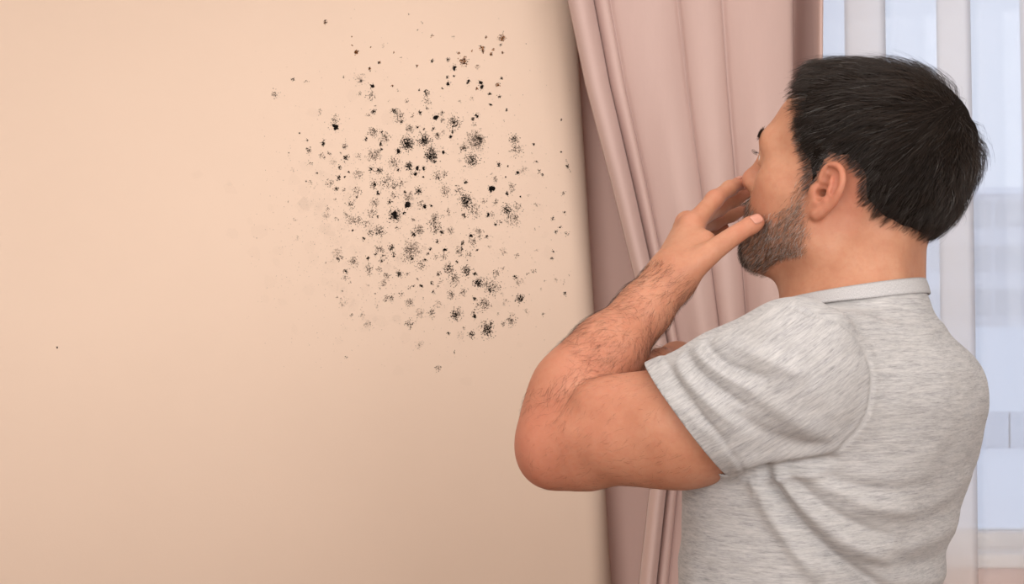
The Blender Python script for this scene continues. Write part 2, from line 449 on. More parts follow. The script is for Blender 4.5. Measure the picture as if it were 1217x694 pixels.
def speck_arrays(cx, cy, rad, colr, alpha):
    """flat low domes on the wall plane; all inputs arrays in px"""
    m = len(cx)
    ang = np.linspace(0, 2 * math.pi, SEG, endpoint=False)[None, :] + rng.uniform(0, 6.28, (m, 1))
    rr = rad[:, None] * rng.uniform(0.55, 1.35, (m, SEG))
    X = (cx[:, None] + np.cos(ang) * rr - 608.5) / SW
    Z = CAMZ - (cy[:, None] + np.sin(ang) * rr - 347) / SW
    ring = np.stack([X, np.full_like(X, YW - 0.00012), Z], -1)
    hgt = 0.0002 + rng.uniform(0, 0.0003, m)
    cen = np.stack([(cx - 608.5) / SW, YW - hgt, CAMZ - (cy - 347) / SW], -1)[:, None, :]
    verts = np.concatenate([ring, cen], 1).reshape(-1, 3)
    base = (np.arange(m) * (SEG + 1))[:, None]
    i = np.arange(SEG)[None, :]
    f = np.stack([base + i, base + (i + 1) % SEG, base + SEG + 0 * i], -1).reshape(-1, 3)
    jit = rng.uniform(0.7, 1.3, (m, 1))
    c = np.concatenate([np.clip(colr * jit, 0, 1), alpha[:, None]], 1)
    c = np.repeat(c, SEG + 1, 0)
    return verts, f, c


mould = empty('mould_growth', ((520 - 608.5) / SW, YW, CAMZ + 120 / SW))
tag(mould, 'black and brown mould spots spattered across the beige wall', 'mould')
loose = []


def spot_specks(x, y, r, t):
    dens, sr, spread, c, a = KIND[t]
    if t in 'dDsg':
        r = r * 1.12
    P = []
    if t == 'b':
        nb = max(4, int(r * 2.2))
        th = rng.uniform(0, 6.28, nb)
        rr = np.sqrt(rng.uniform(0, 1, nb)) * r * 0.72
        px, py = x + np.cos(th) * rr * 0.85, y + np.sin(th) * rr
        rad = np.full(nb, max(0.8, r * 0.55)) * rng.uniform(0.6, 1.1, nb)
        k = int(4 + r * 6)
        px = np.concatenate([px, x + rng.normal(0, r * 0.75, k)])
        py = np.concatenate([py, y + rng.normal(0, r * 0.75, k)])
        rad = np.concatenate([rad, rng.uniform(0.25, 0.5, k)])
    else:
        k = max(4, int(dens * math.pi * r * r * 0.62))
        px = x + rng.normal(0, r * spread * 0.92, k)
        py = y + rng.normal(0, r * spread, k)
        rad = sr * rng.uniform(0.5, 1.35, k)
        if t in 'gf':
            # soft greyish bloom made of wide, very pale specks
            q = max(5, int(r * 1.6))
            px = np.concatenate([px, x + rng.normal(0, r * 0.4, q)])
            py = np.concatenate([py, y + rng.normal(0, r * 0.4, q)])
            rad = np.concatenate([rad, rng.uniform(0.18, 0.34, q) * r])
            al = np.concatenate([np.full(k, a), np.full(q, 0.085 if t == 'g' else 0.05)])
            return px, py, rad, np.tile(c, (k + q, 1)), al
        if t in 'dD':
            q = int(r * 1.5)
            px = np.concatenate([px, x + rng.normal(0, r * 0.22, q)])
            py = np.concatenate([py, y + rng.normal(0, r * 0.26, q)])
            rad = np.concatenate([rad, rng.uniform(0.6, 1.1, q)])
    m = len(px)
    cc = np.tile(c, (m, 1)) * 1.0
    if t == 'r':
        br = rng.uniform(0, 1, m) < 0.45
        cc[br] = (0.30, 0.11, 0.03)
    return px, py, rad, cc, np.full(m, a) * rng.uniform(0.8, 1.0, m)


first = True
for (x, y, r, t) in spots:
    arr = spot_specks(x, y, r, t)
    if t in 'bdDr':
        v, f, c = speck_arrays(*arr)
        org = np.array(mould.location)
        mesh_obj('mould_spot', v - org, f, M_mould, mould, False, {'mould': c})
    else:
        loose.append(arr)
# scattered faint specks between the spots
k = 1500
px = np.concatenate([rng.normal(500, 78, k), rng.normal(385, 45, 420)])
py = np.concatenate([rng.normal(250, 82, k), rng.normal(270, 75, 420)])
ok = (px < 690) & (py > 10) & (py < 440) & (px > 285)
px, py = px[ok], py[ok]
loose.append((px, py, rng.uniform(0.25, 0.6, len(px)), np.tile((0.09, 0.065, 0.05), (len(px), 1)), rng.uniform(0.12, 0.5, len(px))))
k = 130
loose.append((rng.normal(450, 75, k), rng.normal(290, 70, k), rng.uniform(4, 10, k), np.tile((0.2, 0.15, 0.12), (k, 1)), np.full(k, 0.018)))
v, f, c = speck_arrays(*[np.concatenate([l[i] for l in loose]) for i in range(5)])
o = mesh_obj('mould_speckle', v - np.array(mould.location), f, M_mould, mould, False, {'mould': c})
tag(o, kind='stuff')

# ------------------------------------------------------------------ velvet curtain tied back beside the window
YC = 2.64
SC = FPX / YC


def cx_(px):
    return (px - 608.5) / SC


mc = Mat('dusty_pink_velvet', 0.85, 0.12)
co = mc.coords()
base = mc.ramp(mc.noise(mc.coords((9, 9, 2.2)), 1.0, 4), [(0.3, lin(196, 166, 157)), (0.7, lin(204, 175, 166))])
mc.color(base)
mc.b.inputs['Sheen Weight'].default_value = 0.35
mc.b.inputs['Sheen Roughness'].default_value = 0.4
mc.b.inputs['Sheen Tint'].default_value = (1.0, 0.85, 0.82, 1)
mc.normal(mc.bump(mc.noise(co, 700, 2), 0.12, 0.001, mc.bump(mc.noise(mc.coords((40, 40, 14)), 1.0, 3), 0.22, 0.004)))
M_velvet = mc.m

ZT = 2.60
ycurve = [-420, -200, 0, 100, 220, 330, 400, 470, 530, 585, 694, 900, 1650]
scurve = [-0.52, -0.36, 0.0, 0.21, 0.52, 0.79, 0.95, 1.08, 1.05, 0.96, 0.84, 0.7, 0.6]
NZ, ZB = 150, 0.02
# fold boundaries at the top edge of the photo, (px, front bulge depth in m)
fold_b = [675, 704, 722, 808, 856, 944, 974, 979]
fold_a = [0.040, 0.020, 0.022, 0.024, 0.026, -0.10, 0.015]
fold_o = [0.0, 0.022, 0.012, 0.008, 0.012, 0.01, 0.012]
us, off = [], []
for i in range(len(fold_a)):
    m = 22
    for j in range(m):
        t = j / m
        us.append(fold_b[i] + (fold_b[i + 1] - fold_b[i]) * t)
        nxt = fold_o[min(i + 1, len(fold_o) - 1)]
        off.append(-(fold_a[i]) * math.sin(math.pi * t) ** (0.5 if fold_a[i] > 0 else 0.45) + fold_o[i] * (1 - t) + nxt * t)
us.append(fold_b[-1])
off.append(fold_o[-1])
us, off = np.array(us), np.array(off)
zz = np.linspace(ZT, ZB, NZ)
V = []
for z in zz:
    py = 347 - (z - CAMZ) * SC
    s = np.interp(py, ycurve, scurve)
    g = 1 - 0.375 * s
    x = 950 - (950 - us) * g
    x = np.where(us > 950, us, x)
    amp = 1.0 + 0.25 * max(0, s)
    wob = 0.005 * np.sin(us * 0.05 + z * 2.1) + 0.003 * np.sin(us * 0.11 - z * 3.0)
    V.append(np.stack([cx_(x + 2.0 * np.sin(z * 2.3 + us * 0.04)), YC + off * amp + wob * min(1, abs(s) + 0.2), np.full_like(us, z)], -1))
V = np.concatenate(V)
nu = len(us)
ii, jj = np.meshgrid(np.arange(NZ - 1), np.arange(nu - 1), indexing='ij')
q = (ii * nu + jj).ravel()
Fq = np.stack([q, q + 1, q + nu + 1, q + nu], -1)
cur = empty('velvet_curtain', (cx_(840), YC, 0.0))
tag(cur, 'dusty pink velvet curtain drawn aside in long folds beside the window', 'curtain')
o = mesh_obj('drape', V - np.array([cx_(840), YC, 0.0]), Fq, M_velvet, cur)
md = o.modifiers.new('thick', 'SOLIDIFY')
md.thickness = 0.003
md.offset = 0
M_rod = plain('white_rail', lin(232, 230, 226), 0.4, 0.4, 0.02)
rod = boxes('curtain_rail', [(XE - 0.35, RW - 0.05, YC - 0.02, YC + 0.03, ZT + 0.002, ZT + 0.03)], M_rod, None, 0.004)
tag(rod, 'white ceiling curtain rail above the velvet curtain', 'rail')
boxes('rail_bracket', [(0.6, 0.64, YC - 0.01, YC + 0.02, ZT + 0.03, ZC), (1.9, 1.94, YC - 0.01, YC + 0.02, ZT + 0.03, ZC)], M_rod, rod)

# ------------------------------------------------------------------ sheer curtain
ms = Mat('white_voile', 0.9, 0.0)
ms.n.remove(ms.b)
tr = ms.node('ShaderNodeBsdfTransparent', Color=(1, 1, 1, 1))
df = ms.node('ShaderNodeBsdfDiffuse', Color=(0.95, 0.91, 0.89, 1))
tl = ms.node('ShaderNodeBsdfTranslucent', Color=(0.95, 0.91, 0.89, 1))
m1 = ms.node('ShaderNodeMixShader', Fac=0.45)
ms.link(df.outputs[0], m1.inputs[1])
ms.link(tl.outputs[0], m1.inputs[2])
m2 = ms.node('ShaderNodeMixShader', Fac=0.48)
ms.link(tr.outputs[0], m2.inputs[1])
ms.link(m1.outputs[0], m2.inputs[2])
ms.link(m2.outputs[0], ms.out.inputs[0])
M_voile = ms.m
YS = 2.795
SS = FPX / YS
path = []            # (px, y offset)
folds = [(1006, 1054), (1113, 1154), (1214, 1262), (1325, 1372), (1432, 1480), (1540, 1590), (1650, 1700), (1760, 1808), (1868, 1916), (1976, 2026), (2090, 2140)]
xs = 950.0
for (a, b) in folds:
    for t in np.linspace(0, 1, 10, endpoint=False):
        path.append((xs + (b - xs) * t, 0.006 * math.sin(math.pi * t) - 0.012 + 0.024 * t))
    # back along the fold (two extra layers)
    for t in np.linspace(0, 1, 7):
        path.append((b + (a - b) * t + 1.5 * math.sin(math.pi * t), 0.012 + 0.012 * math.sin(math.pi * t)))
    for t in np.linspace(0, 1, 7)[1:]:
        path.append((a + (b - a) * t, 0.012 + 0.022 * math.sin(math.pi * t * 0.5)))
    xs = b
path = np.array(path)
zs = np.linspace(2.6, 0.03, 40)
V = []
for z in zs:
    py = 347 - (z - CAMZ) * SS
    drift = np.interp(py, [-300, 0, 694, 1400], [-3, 0, 11, 20])
    V.append(np.stack([(path[:, 0] + drift + 1.5 * np.sin(z * 2 + path[:, 0] * 0.02) - 608.5) / SS, YS + path[:, 1] * (1 + 0.1 * np.sin(z * 3)), np.full(len(path), z)], -1))
V = np.concatenate(V)
nu = len(path)
ii, jj = np.meshgrid(np.arange(len(zs) - 1), np.arange(nu - 1), indexing='ij')
q = (ii * nu + jj).ravel()
sh = mesh_obj('sheer_curtain', V, np.stack([q, q + 1, q + nu + 1, q + nu], -1), M_voile)
tag(sh, 'translucent white voile curtain hanging in front of the window', 'curtain')
sr = boxes('sheer_rail', [(XE + 0.1, RW - 0.05, YS - 0.02, YS + 0.035, 2.6, 2.63)], M_rod, None, 0.004)
tag(sr, 'white rail the voile curtain hangs from', 'rail')
boxes('rail_bracket', [(0.5, 0.54, YS - 0.01, YS + 0.02, 2.63, ZC), (2.0, 2.04, YS - 0.01, YS + 0.02, 2.63, ZC)], M_rod, sr)
# ================================================================== SDF modelling kit
class Leaf:
    def __init__(s, f):
        s.f = f

    def prep(s, C):
        s.c = s.f(C)
        return s.c

    def ev(s, P, b, hd):
        return s.f(P)


def smin(a, b, k):
    if k <= 0:
        return np.minimum(a, b)
    h = np.maximum(k - np.abs(a - b), 0.0) / k
    return np.minimum(a, b) - h * h * k * 0.25


class U:
    """smooth union of children"""
    def __init__(s, k, *ch):
        s.k = k
        s.ch = list(ch)

    def prep(s, C):
        d = None
        for c in s.ch:
            e = c.prep(C)
            d = e if d is None else smin(d, e, s.k)
        s.c = d
        return d

    def ev(s, P, b, hd):
        if b is None:
            keep = s.ch
        else:
            m = min(c.c[b] for c in s.ch)
            keep = [c for c in s.ch if c.c[b] < m + 2.6 * hd + s.k]
        d = None
        for c in keep:
            e = c.ev(P, b, hd)
            d = e if d is None else smin(d, e, s.k)
        return d


class Sub:
    def __init__(s, a, bb, k):
        s.a, s.bb, s.k = a, bb, k

    def prep(s, C):
        s.c = -smin(-s.a.prep(C), s.bb.prep(C), s.k)
        return s.c

    def ev(s, P, b, hd):
        a = s.a.ev(P, b, hd)
        if b is not None and s.bb.c[b] > -s.a.c[b] + 2.6 * hd + s.k:
            return a
        return -smin(-a, s.bb.ev(P, b, hd), s.k)


def ell(c, r, R=None):
    c = np.asarray(c, float)
    r = np.asarray(r, float)
    RR = None if R is None else np.asarray(R, float)

    def f(P):
        q = P - c
        if RR is not None:
            q = q @ RR
        k0 = np.sqrt(((q / r) ** 2).sum(-1))
        k1 = np.sqrt(((q / (r * r)) ** 2).sum(-1)) + 1e-9
        return k0 * (k0 - 1.0) / k1
    return Leaf(f)


def cone(a, b, ra, rb):
    a = np.asarray(a, float)
    b = np.asarray(b, float)
    ba = b - a
    l2 = float(ba @ ba) + 1e-12

    def f(P):
        pa = P - a
        t = np.clip((pa @ ba) / l2, 0, 1)
        return np.sqrt(((pa - t[..., None] * ba) ** 2).sum(-1)) - (ra + (rb - ra) * t)
    return Leaf(f)


def chain(pts, rad, k=0.006):
    return U(k, *[cone(pts[i], pts[i + 1], rad[i], rad[i + 1]) for i in range(len(pts) - 1)])


def spline(pts, rad, n=4):
    full = np.array([[*p, r] for p, r in zip(pts, rad)], float)
    ext = np.vstack([2 * full[0] - full[1], full, 2 * full[-1] - full[-2]])
    out = []
    for i in range(1, len(ext) - 2):
        for t in np.linspace(0, 1, n, endpoint=False):
            p0, p1, p2, p3 = ext[i - 1:i + 3]
            out.append(0.5 * (2 * p1 + (p2 - p0) * t + (2 * p0 - 5 * p1 + 4 * p2 - p3) * t * t + (3 * p1 - p0 - 3 * p2 + p3) * t ** 3))
    out = np.array(out + [full[-1]])
    return chain([o[:3] for o in out], list(out[:, 3]), 0.0)


def loft(zs, cen, ra, rb, F, Lv, expo=2.3):
    """vertical stack of super-ellipses: half depth ra (along F) and half width rb (along Lv)"""
    zs = np.asarray(zs, float)
    cen = np.asarray(cen, float)
    order = np.argsort(zs)
    zs, cen, ra, rb = zs[order], cen[order], np.asarray(ra, float)[order], np.asarray(rb, float)[order]
    zf = np.linspace(zs[0], zs[-1], 200)

    def sm(v):
        y = np.interp(zf, zs, v)
        ker = np.hanning(25)
        ker /= ker.sum()
        return np.convolve(np.pad(y, 12, 'edge'), ker, 'valid')
    cx, cy, A, B = sm(cen[:, 0]), sm(cen[:, 1]), sm(ra), sm(rb)

    def f(P):
        z = np.clip(P[..., 2], zs[0], zs[-1])
        x = P[..., 0] - np.interp(z, zf, cx)
        y = P[..., 1] - np.interp(z, zf, cy)
        a = np.interp(z, zf, A)
        b = np.interp(z, zf, B)
        u = np.abs(x * F[0] + y * F[1])
        v = np.abs(x * Lv[0] + y * Lv[1])
        k0 = ((u / a) ** expo + (v / b) ** expo + 1e-12) ** (1 / expo)
        d = (k0 - 1) * np.minimum(a, b) * 0.9
        dz = np.abs(P[..., 2] - z)
        return np.where(dz > 0, np.sqrt(np.maximum(d, 0) ** 2 + dz ** 2) + np.minimum(d, 0) * 0, d)
    return Leaf(f)


def surface_nets(tree, lo, hi, h, B=16):
    lo, hi = np.asarray(lo, float), np.asarray(hi, float)
    nb = np.ceil((hi - lo) / (h * B)).astype(int)
    I = np.stack(np.meshgrid(*[np.arange(n) for n in nb], indexing='ij'), -1).reshape(-1, 3)
    hd = h * B * 0.5 * math.sqrt(3)
    C = lo + (I + 0.5) * (h * B)
    d = tree.prep(C)
    act = np.where(np.abs(d) < hd * 1.6)[0]
    nx = nb * B + 2
    g = np.stack(np.meshgrid(*[np.arange(B + 1)] * 3, indexing='ij'), -1)
    vid, vpos, quads = [], [], []
    cn = [(i, j, k) for i in (0, 1) for j in (0, 1) for k in (0, 1)]
    edges = [(a, b) for a in range(8) for b in range(a + 1, 8) if sum(abs(cn[a][t] - cn[b][t]) for t in range(3)) == 1]
    for b in act:
        G = g + I[b] * B
        P = lo + G * h
        D = tree.ev(P.reshape(-1, 3), b, hd).reshape(B + 1, B + 1, B + 1)
        if D.min() > 0 or D.max() < 0:
            continue
        s = D < 0
        cs = [s[i:B + i, j:B + j, k:B + k] for (i, j, k) in cn]
        cnt = sum(c.astype(np.int8) for c in cs)
        cell = np.argwhere((cnt > 0) & (cnt < 8))
        if len(cell) == 0:
            continue
        dv = np.stack([D[cell[:, 0] + i, cell[:, 1] + j, cell[:, 2] + k] for (i, j, k) in cn], 1)
        acc = np.zeros((len(cell), 3))
        num = np.zeros(len(cell))
        for (a, e) in edges:
            x = (dv[:, a] < 0) != (dv[:, e] < 0)
            t = np.where(x, dv[:, a] / np.where(x, dv[:, a] - dv[:, e], 1), 0)
            ca, ce = np.array(cn[a]), np.array(cn[e])
            acc += np.where(x[:, None], ca + t[:, None] * (ce - ca), 0)
            num += x
        gc = cell + I[b] * B
        vpos.append(lo + (gc + acc / num[:, None]) * h)
        vid.append((gc[:, 0] * nx[1] + gc[:, 1]) * nx[2] + gc[:, 2])
        for ax in range(3):
            u, v = (ax + 1) % 3, (ax + 2) % 3
            sl0 = [slice(0, B)] * 3
            sl1 = [slice(0, B)] * 3
            sl1[ax] = slice(1, B + 1)
            s0, s1 = s[tuple(sl0)], s[tuple(sl1)]
            e = np.argwhere(s0 != s1)
            if len(e) == 0:
                continue
            flip = s0[e[:, 0], e[:, 1], e[:, 2]]
            ge = e + I[b] * B
            du = np.zeros(3, int)
            dw = np.zeros(3, int)
            du[u] = 1
            dw[v] = 1
            qs = [ge - du - dw, ge - dw, ge, ge - du]
            ids = np.stack([(q[:, 0] * nx[1] + q[:, 1]) * nx[2] + q[:, 2] for q in qs], 1)
            ids[~flip] = ids[~flip][:, ::-1]
            quads.append(ids)
    vid = np.concatenate(vid)
    vpos = np.concatenate(vpos)
    quads = np.concatenate(quads)
    order = np.argsort(vid)
    vid, vpos = vid[order], vpos[order]
    f = np.searchsorted(vid, quads)
    f = np.clip(f, 0, len(vid) - 1)
    good = (vid[f] == quads).all(1)
    return vpos, f[good]


def keep_largest(V, F):
    par = np.arange(len(V))
    e = np.concatenate([F[:, [0, 1]], F[:, [1, 2]], F[:, [2, 3]]])
    for _ in range(400):
        m = np.minimum(par[e[:, 0]], par[e[:, 1]])
        new = par.copy()
        np.minimum.at(new, e[:, 0], m)
        np.minimum.at(new, e[:, 1], m)
        new = new[new]
        new = new[new]
        if (new == par).all():
            break
        par = new
    lab, cnt = np.unique(par, return_counts=True)
    big = lab[np.argmax(cnt)]
    ok = par == big
    remap = np.cumsum(ok) - 1
    Fk = F[ok[F[:, 0]]]
    return V[ok], remap[Fk]


def vnormals(V, F):
    a = V[F[:, 2]] - V[F[:, 0]]
    b = V[F[:, 3]] - V[F[:, 1]]
    fn = np.cross(a, b)
    N = np.zeros_like(V)
    for i in range(4):
        np.add.at(N, F[:, i], fn)
    return N / (np.linalg.norm(N, axis=1, keepdims=True) + 1e-12)


def relax(V, F, it=1, lam=0.5):
    for _ in range(it):
        acc = np.zeros_like(V)
        cnt = np.zeros(len(V))
        for i in range(4):
            j = (i + 1) % 4
            np.add.at(acc, F[:, i], V[F[:, j]])
            np.add.at(acc, F[:, j], V[F[:, i]])
            np.add.at(cnt, F[:, i], 1)
            np.add.at(cnt, F[:, j], 1)
        V = V + lam * (acc / np.maximum(cnt, 1)[:, None] - V)
    return V


def grad(tree, P, e=0.0012):
    g = np.stack([tree.ev(P + np.eye(3)[i] * e, None, 0) - tree.ev(P - np.eye(3)[i] * e, None, 0) for i in range(3)], -1)
    return g / (np.linalg.norm(g, axis=1, keepdims=True) + 1e-12)


def vnoise(P, scale, seed=0):
    """smooth value noise, -1..1"""
    q = P * scale + seed * 17.13
    i = np.floor(q).astype(np.int64)
    f = q - i
    f = f * f * (3 - 2 * f)
    r = 0
    for dx in (0, 1):
        for dy in (0, 1):
            for dz in (0, 1):
                h = (i[:, 0] + dx) * 374761393 + (i[:, 1] + dy) * 668265263 + (i[:, 2] + dz) * 2147483647 + seed * 1274126177
                h = (h ^ (h >> 13)) * 1274126177
                h = ((h ^ (h >> 16)) & 0xffff) / 32767.5 - 1
                r = r + h * (f[:, 0] if dx else 1 - f[:, 0]) * (f[:, 1] if dy else 1 - f[:, 1]) * (f[:, 2] if dz else 1 - f[:, 2])
    return r


# ================================================================== frames of the figure
def facing(deg):
    t = math.radians(deg)
    return np.array([-math.cos(t), math.sin(t), 0.0]), np.array([-math.sin(t), -math.cos(t), 0.0])


HC = np.array([0.3516, 1.80, 1.6516])           # between the ear canals
hf, hl = facing(28)
pit = math.radians(15)
up = np.array([0, 0, 1.0])
HF = hf * math.cos(pit) + up * math.sin(pit)
HU = -hf * math.sin(pit) + up * math.cos(pit)
HL = hl
RH = np.stack([HF, HL, HU], 1)                  # columns = local axes


def H(x, y, z):
    return HC + RH @ (np.array([x, y, z]) / 1000.0)


def hloc(P):
    return (P - HC) @ RH * 1000.0


def rotm(ax, deg):
    return np.array(Matrix.Rotation(math.radians(deg), 3, ax))


def hell(c, r, R=None):
    return ell(H(*c), np.array(r) / 1000.0, RH if R is None else RH @ R)


def hsym(c, r, rz=0, ry=0, rx=0):
    out = []
    for s in (1, -1):
        R = rotm('Z', rz * s) @ rotm('Y', ry) @ rotm('X', rx * s)
        out.append(hell((c[0], c[1] * s, c[2]), r, R))
    return out


def hcone(a, b, ra, rb):
    return cone(H(*a), H(*b), ra / 1000, rb / 1000)


def hcones(a, b, ra, rb):
    return [hcone((a[0], a[1] * s, a[2]), (b[0], b[1] * s, b[2]), ra, rb) for s in (1, -1)]


# ------------------------------------------------------------------ head
skull = U(0.03,
          hell((-14, 0, 52), (94, 75, 78)),
          hell((28, 0, 54), (62, 62, 56)),
          hell((-44, 0, 22), (58, 63, 55)),
          hell((40, 0, -12), (50, 57, 62)))
face = U(0.028, skull,
         *hsym((54, 47, -4), (25, 18, 17)),
         *hsym((47, 40, -32), (26, 16, 24)),
         *hcones((4, 53, -48), (66, 20, -82), 17, 15),
         *hcones((0, 58, -12), (4, 53, -48), 17, 17),
         hell((71, 0, -80), (20, 24, 17)),
         hell((70, 0, -40), (27, 31, 32)),
         *hcones((92, 8, 37), (82, 42, 37), 7.5, 8))
sockets = U(0.004, *hsym((104, 30, 18), (14, 15, 10)))
face = Sub(face, sockets, 0.018)
nose = U(0.010,
         hcone((90, 0, 32), (104, 0, -3), 7.0, 8.5),
         hell((106, 0, -8), (9.5, 9.5, 8.0)),
         *hsym((97, 12, -12), (10, 7, 7.0)),
         hcone((104, 0, -13), (93, 0, -20), 5, 5))
face = U(0.009, face, nose)
face = U(0.005, face, hell((95, 0, -36), (8, 21, 6.0)), hell((92, 0, -48), (8.5, 19, 7)))
face = Sub(face, hell((106, 0, -41.5), (10, 21, 0.9)), 0.002)
face = U(0.0035, face, *[hell((80, 31 * s, 19), (13.6, 14.2, 13.2)) for s in (1, -1)])
face = Sub(face, U(0.001, *[hell((95, 33 * s, 18), (9, 12.5, 4.6), rotm('Z', 18 * s)) for s in (1, -1)]), 0.0015)
face = Sub(face, U(0.001, *hsym((103, 6, -17), (5, 3, 4))), 0.002)


def ear(s):
    """auricle on side s; drawn in a tilted plane that flares away from the skull"""
    c0 = np.array([6.0, 73.0 * s, 0.0])
    tilt, fl = math.radians(14), math.radians(30)
    back = np.array([-math.cos(fl), math.sin(fl) * s, 0.0])
    upv = np.array([-math.sin(tilt), 0.10 * s, math.cos(tilt)])
    upv = upv - back * (upv @ back)
    upv /= np.linalg.norm(upv)
    nrm = np.cross(back, upv) * (-s)
    if nrm[1] * s < 0:
        nrm = -nrm

    def E(u, v, w=0.0):
        return tuple(c0 + back * u * 1.12 + upv * v * 0.84 + nrm * w)
    Rl = np.stack([back, upv, nrm], 1)
    plate = U(0.008, hell(E(14, 6, 1.5), (19, 23, 4.2), Rl), hell(E(7, -22, 2), (11, 10, 4.6), Rl))
    rim_pts = [(5, 7, 2.5), (3.5, 16, 4), (5, 26, 4.5), (11, 33, 4.8), (19, 34.5, 4.6), (26, 30, 4.2), (30.5, 21, 4), (31, 10, 3.6), (28, -2, 3), (22, -13, 2.5), (15, -22, 2.5), (9, -28, 2.5)]
    rim_r = [2.6, 3.2, 3.5, 3.6, 3.6, 3.6, 3.6, 3.6, 3.8, 4.2, 5.0, 5.6]
    full = np.array([(*p, r) for p, r in zip(rim_pts, rim_r)], float)
    ext = np.vstack([2 * full[0] - full[1], full, 2 * full[-1] - full[-2]])
    fine = []
    for i in range(1, len(ext) - 2):
        for t in (0.0, 0.34, 0.67):
            p0, p1, p2, p3 = ext[i - 1:i + 3]
            fine.append(0.5 * (2 * p1 + (p2 - p0) * t + (2 * p0 - 5 * p1 + 4 * p2 - p3) * t * t + (3 * p1 - p0 - 3 * p2 + p3) * t ** 3))
    fine.append(full[-1])
    rim = chain([H(*E(*p[:3])) for p in fine], [p[3] / 1000 for p in fine], 0.0)
    anti = chain([H(*E(*p)) for p in [(16, 25, 2.5), (20, 14, 4.6), (20.5, 3, 5.0), (17, -8, 4.8), (11, -14, 4.8)]], [0.0030, 0.0034, 0.0036, 0.0036, 0.0040], 0.003)
    a = U(0.004, plate, rim, anti)
    tragus = hell(E(-1, -2, 5.0), (5.5, 7.5, 4.0), Rl)
    conch = hell(E(9.5, 0, 6.0), (8.8, 10.2, 9.5), Rl)
    cym = hell(E(11, 14, 6.0), (5.5, 6.0, 5.0), Rl)
    scapha = chain([H(*E(*p)) for p in [(12, 27, 6.5), (22, 24, 6.5), (26, 12, 6.4), (24.5, 2, 6.0)]], [0.0034, 0.0034, 0.0031, 0.0020], 0.002)
    a = Sub(a, U(0.003, conch, cym), 0.004)
    a = Sub(a, scapha, 0.0025)
    a = U(0.004, a, tragus, hell(E(6, -16, 4.0), (4.6, 4.0, 3.6), Rl))
    canal = chain([H(*E(7.2, -1.5, 8)), H(*E(4.5, -1.0, -9))], [0.0040, 0.0036])
    return a, canal


eL, canL = ear(1)
eR, canR = ear(-1)
head = U(0.006, face, eL, eR)
head = Sub(head, U(0.0, canL, canR), 0.0015)

# ------------------------------------------------------------------ torso, neck
tf, tl = facing(36)
TB = np.array([0.327, 1.765])                   # chest axis


def T(f, l, z):
    p = TB + tf[:2] * f + tl[:2] * l
    return np.array([p[0], p[1], z])


def tcen(z):
    """axis of the trunk, leaning back a little towards the top"""
    f = np.interp(z, [0.9, 1.15, 1.30, 1.40, 1.50, 1.56], [0.07, 0.035, 0.018, 0.004, -0.012, -0.018])
    return (TB + tf[:2] * f)


zt = [0.90, 1.00, 1.10, 1.20, 1.30, 1.38, 1.44, 1.49, 1.53]
dep = [0.106, 0.100, 0.095, 0.096, 0.102, 0.108, 0.106, 0.085, 0.050]
wid = [0.155, 0.146, 0.138, 0.140, 0.148, 0.152, 0.146, 0.115, 0.070]
trunk = loft(zt, [tcen(z) for z in zt], dep, wid, tf, tl)
NB = np.array([0.360, 1.765, 1.50])
NM = H(-20, 0, -62)
neck = U(0.03, cone(NB, NM, 0.066, 0.062), hcone((-44, 0, -20), (-34, 0, -60), 46, 54),
         hcone((38, 0, -72), (0, 0, -105), 24, 44), cone(H(-50, 26, -10), NB + tl * 0.035 - tf * 0.02, 0.022, 0.03), cone(H(-50, -26, -10), NB - tl * 0.035 - tf * 0.02, 0.022, 0.03))
SL = at(942, 442, 1.605)                        # left shoulder joint
SR = np.array([*(tcen(1.46) - tl[:2] * 0.165 + tf[:2] * 0.02), 1.462])
traps = U(0.03, cone(NB - up * 0.022, SL, 0.044, 0.050), cone(NB - up * 0.022, SR, 0.044, 0.050))
torso = U(0.05, trunk, traps)

# ------------------------------------------------------------------ left arm: hand raised to the mouth
EL = at(668, 532, 1.715)
armL = U(0.02, cone(SL, at(800, 508, 1.655), 0.058, 0.0515), cone(at(800, 508, 1.655), at(690, 526, 1.705), 0.0525, 0.045),
         cone(at(880, 488, 1.632), at(825, 508, 1.652), 0.0515, 0.0505),
         ell(at(770, 492, 1.672), (0.075, 0.04, 0.036), rotm('Y', 12)),
         ell(at(780, 530, 1.665), (0.085, 0.04, 0.034), rotm('Y', 6)))
elbow = U(0.02, cone(at(690, 526, 1.705), at(662, 533, 1.715), 0.045, 0.038), ell(at(652, 541, 1.715), (0.022, 0.028, 0.026)))
WL = at(797, 331, 1.775)
foreL = U(0.018,
          cone(at(660, 520, 1.715), at(686, 466, 1.725), 0.035, 0.041),
          cone(at(684, 466, 1.725), at(722, 418, 1.742), 0.0405, 0.0355),
          cone(at(722, 418, 1.742), at(768, 366, 1.762), 0.0355, 0.0255),
          cone(at(768, 366, 1.762), WL + np.array([0, -0.007, 0]), 0.0255, 0.0195),
          cone(at(735, 404, 1.775), WL + np.array([0, 0.013, 0.002]), 0.026, 0.0185),
          ell(at(672, 452, 1.722), (0.024, 0.03, 0.055), rotm('Y', 38)))
armL = U(0.009, U(0.018, armL, elbow), foreL)
armL = U(0.03, armL, ell(at(652, 524, 1.716), (0.020, 0.028, 0.028)))

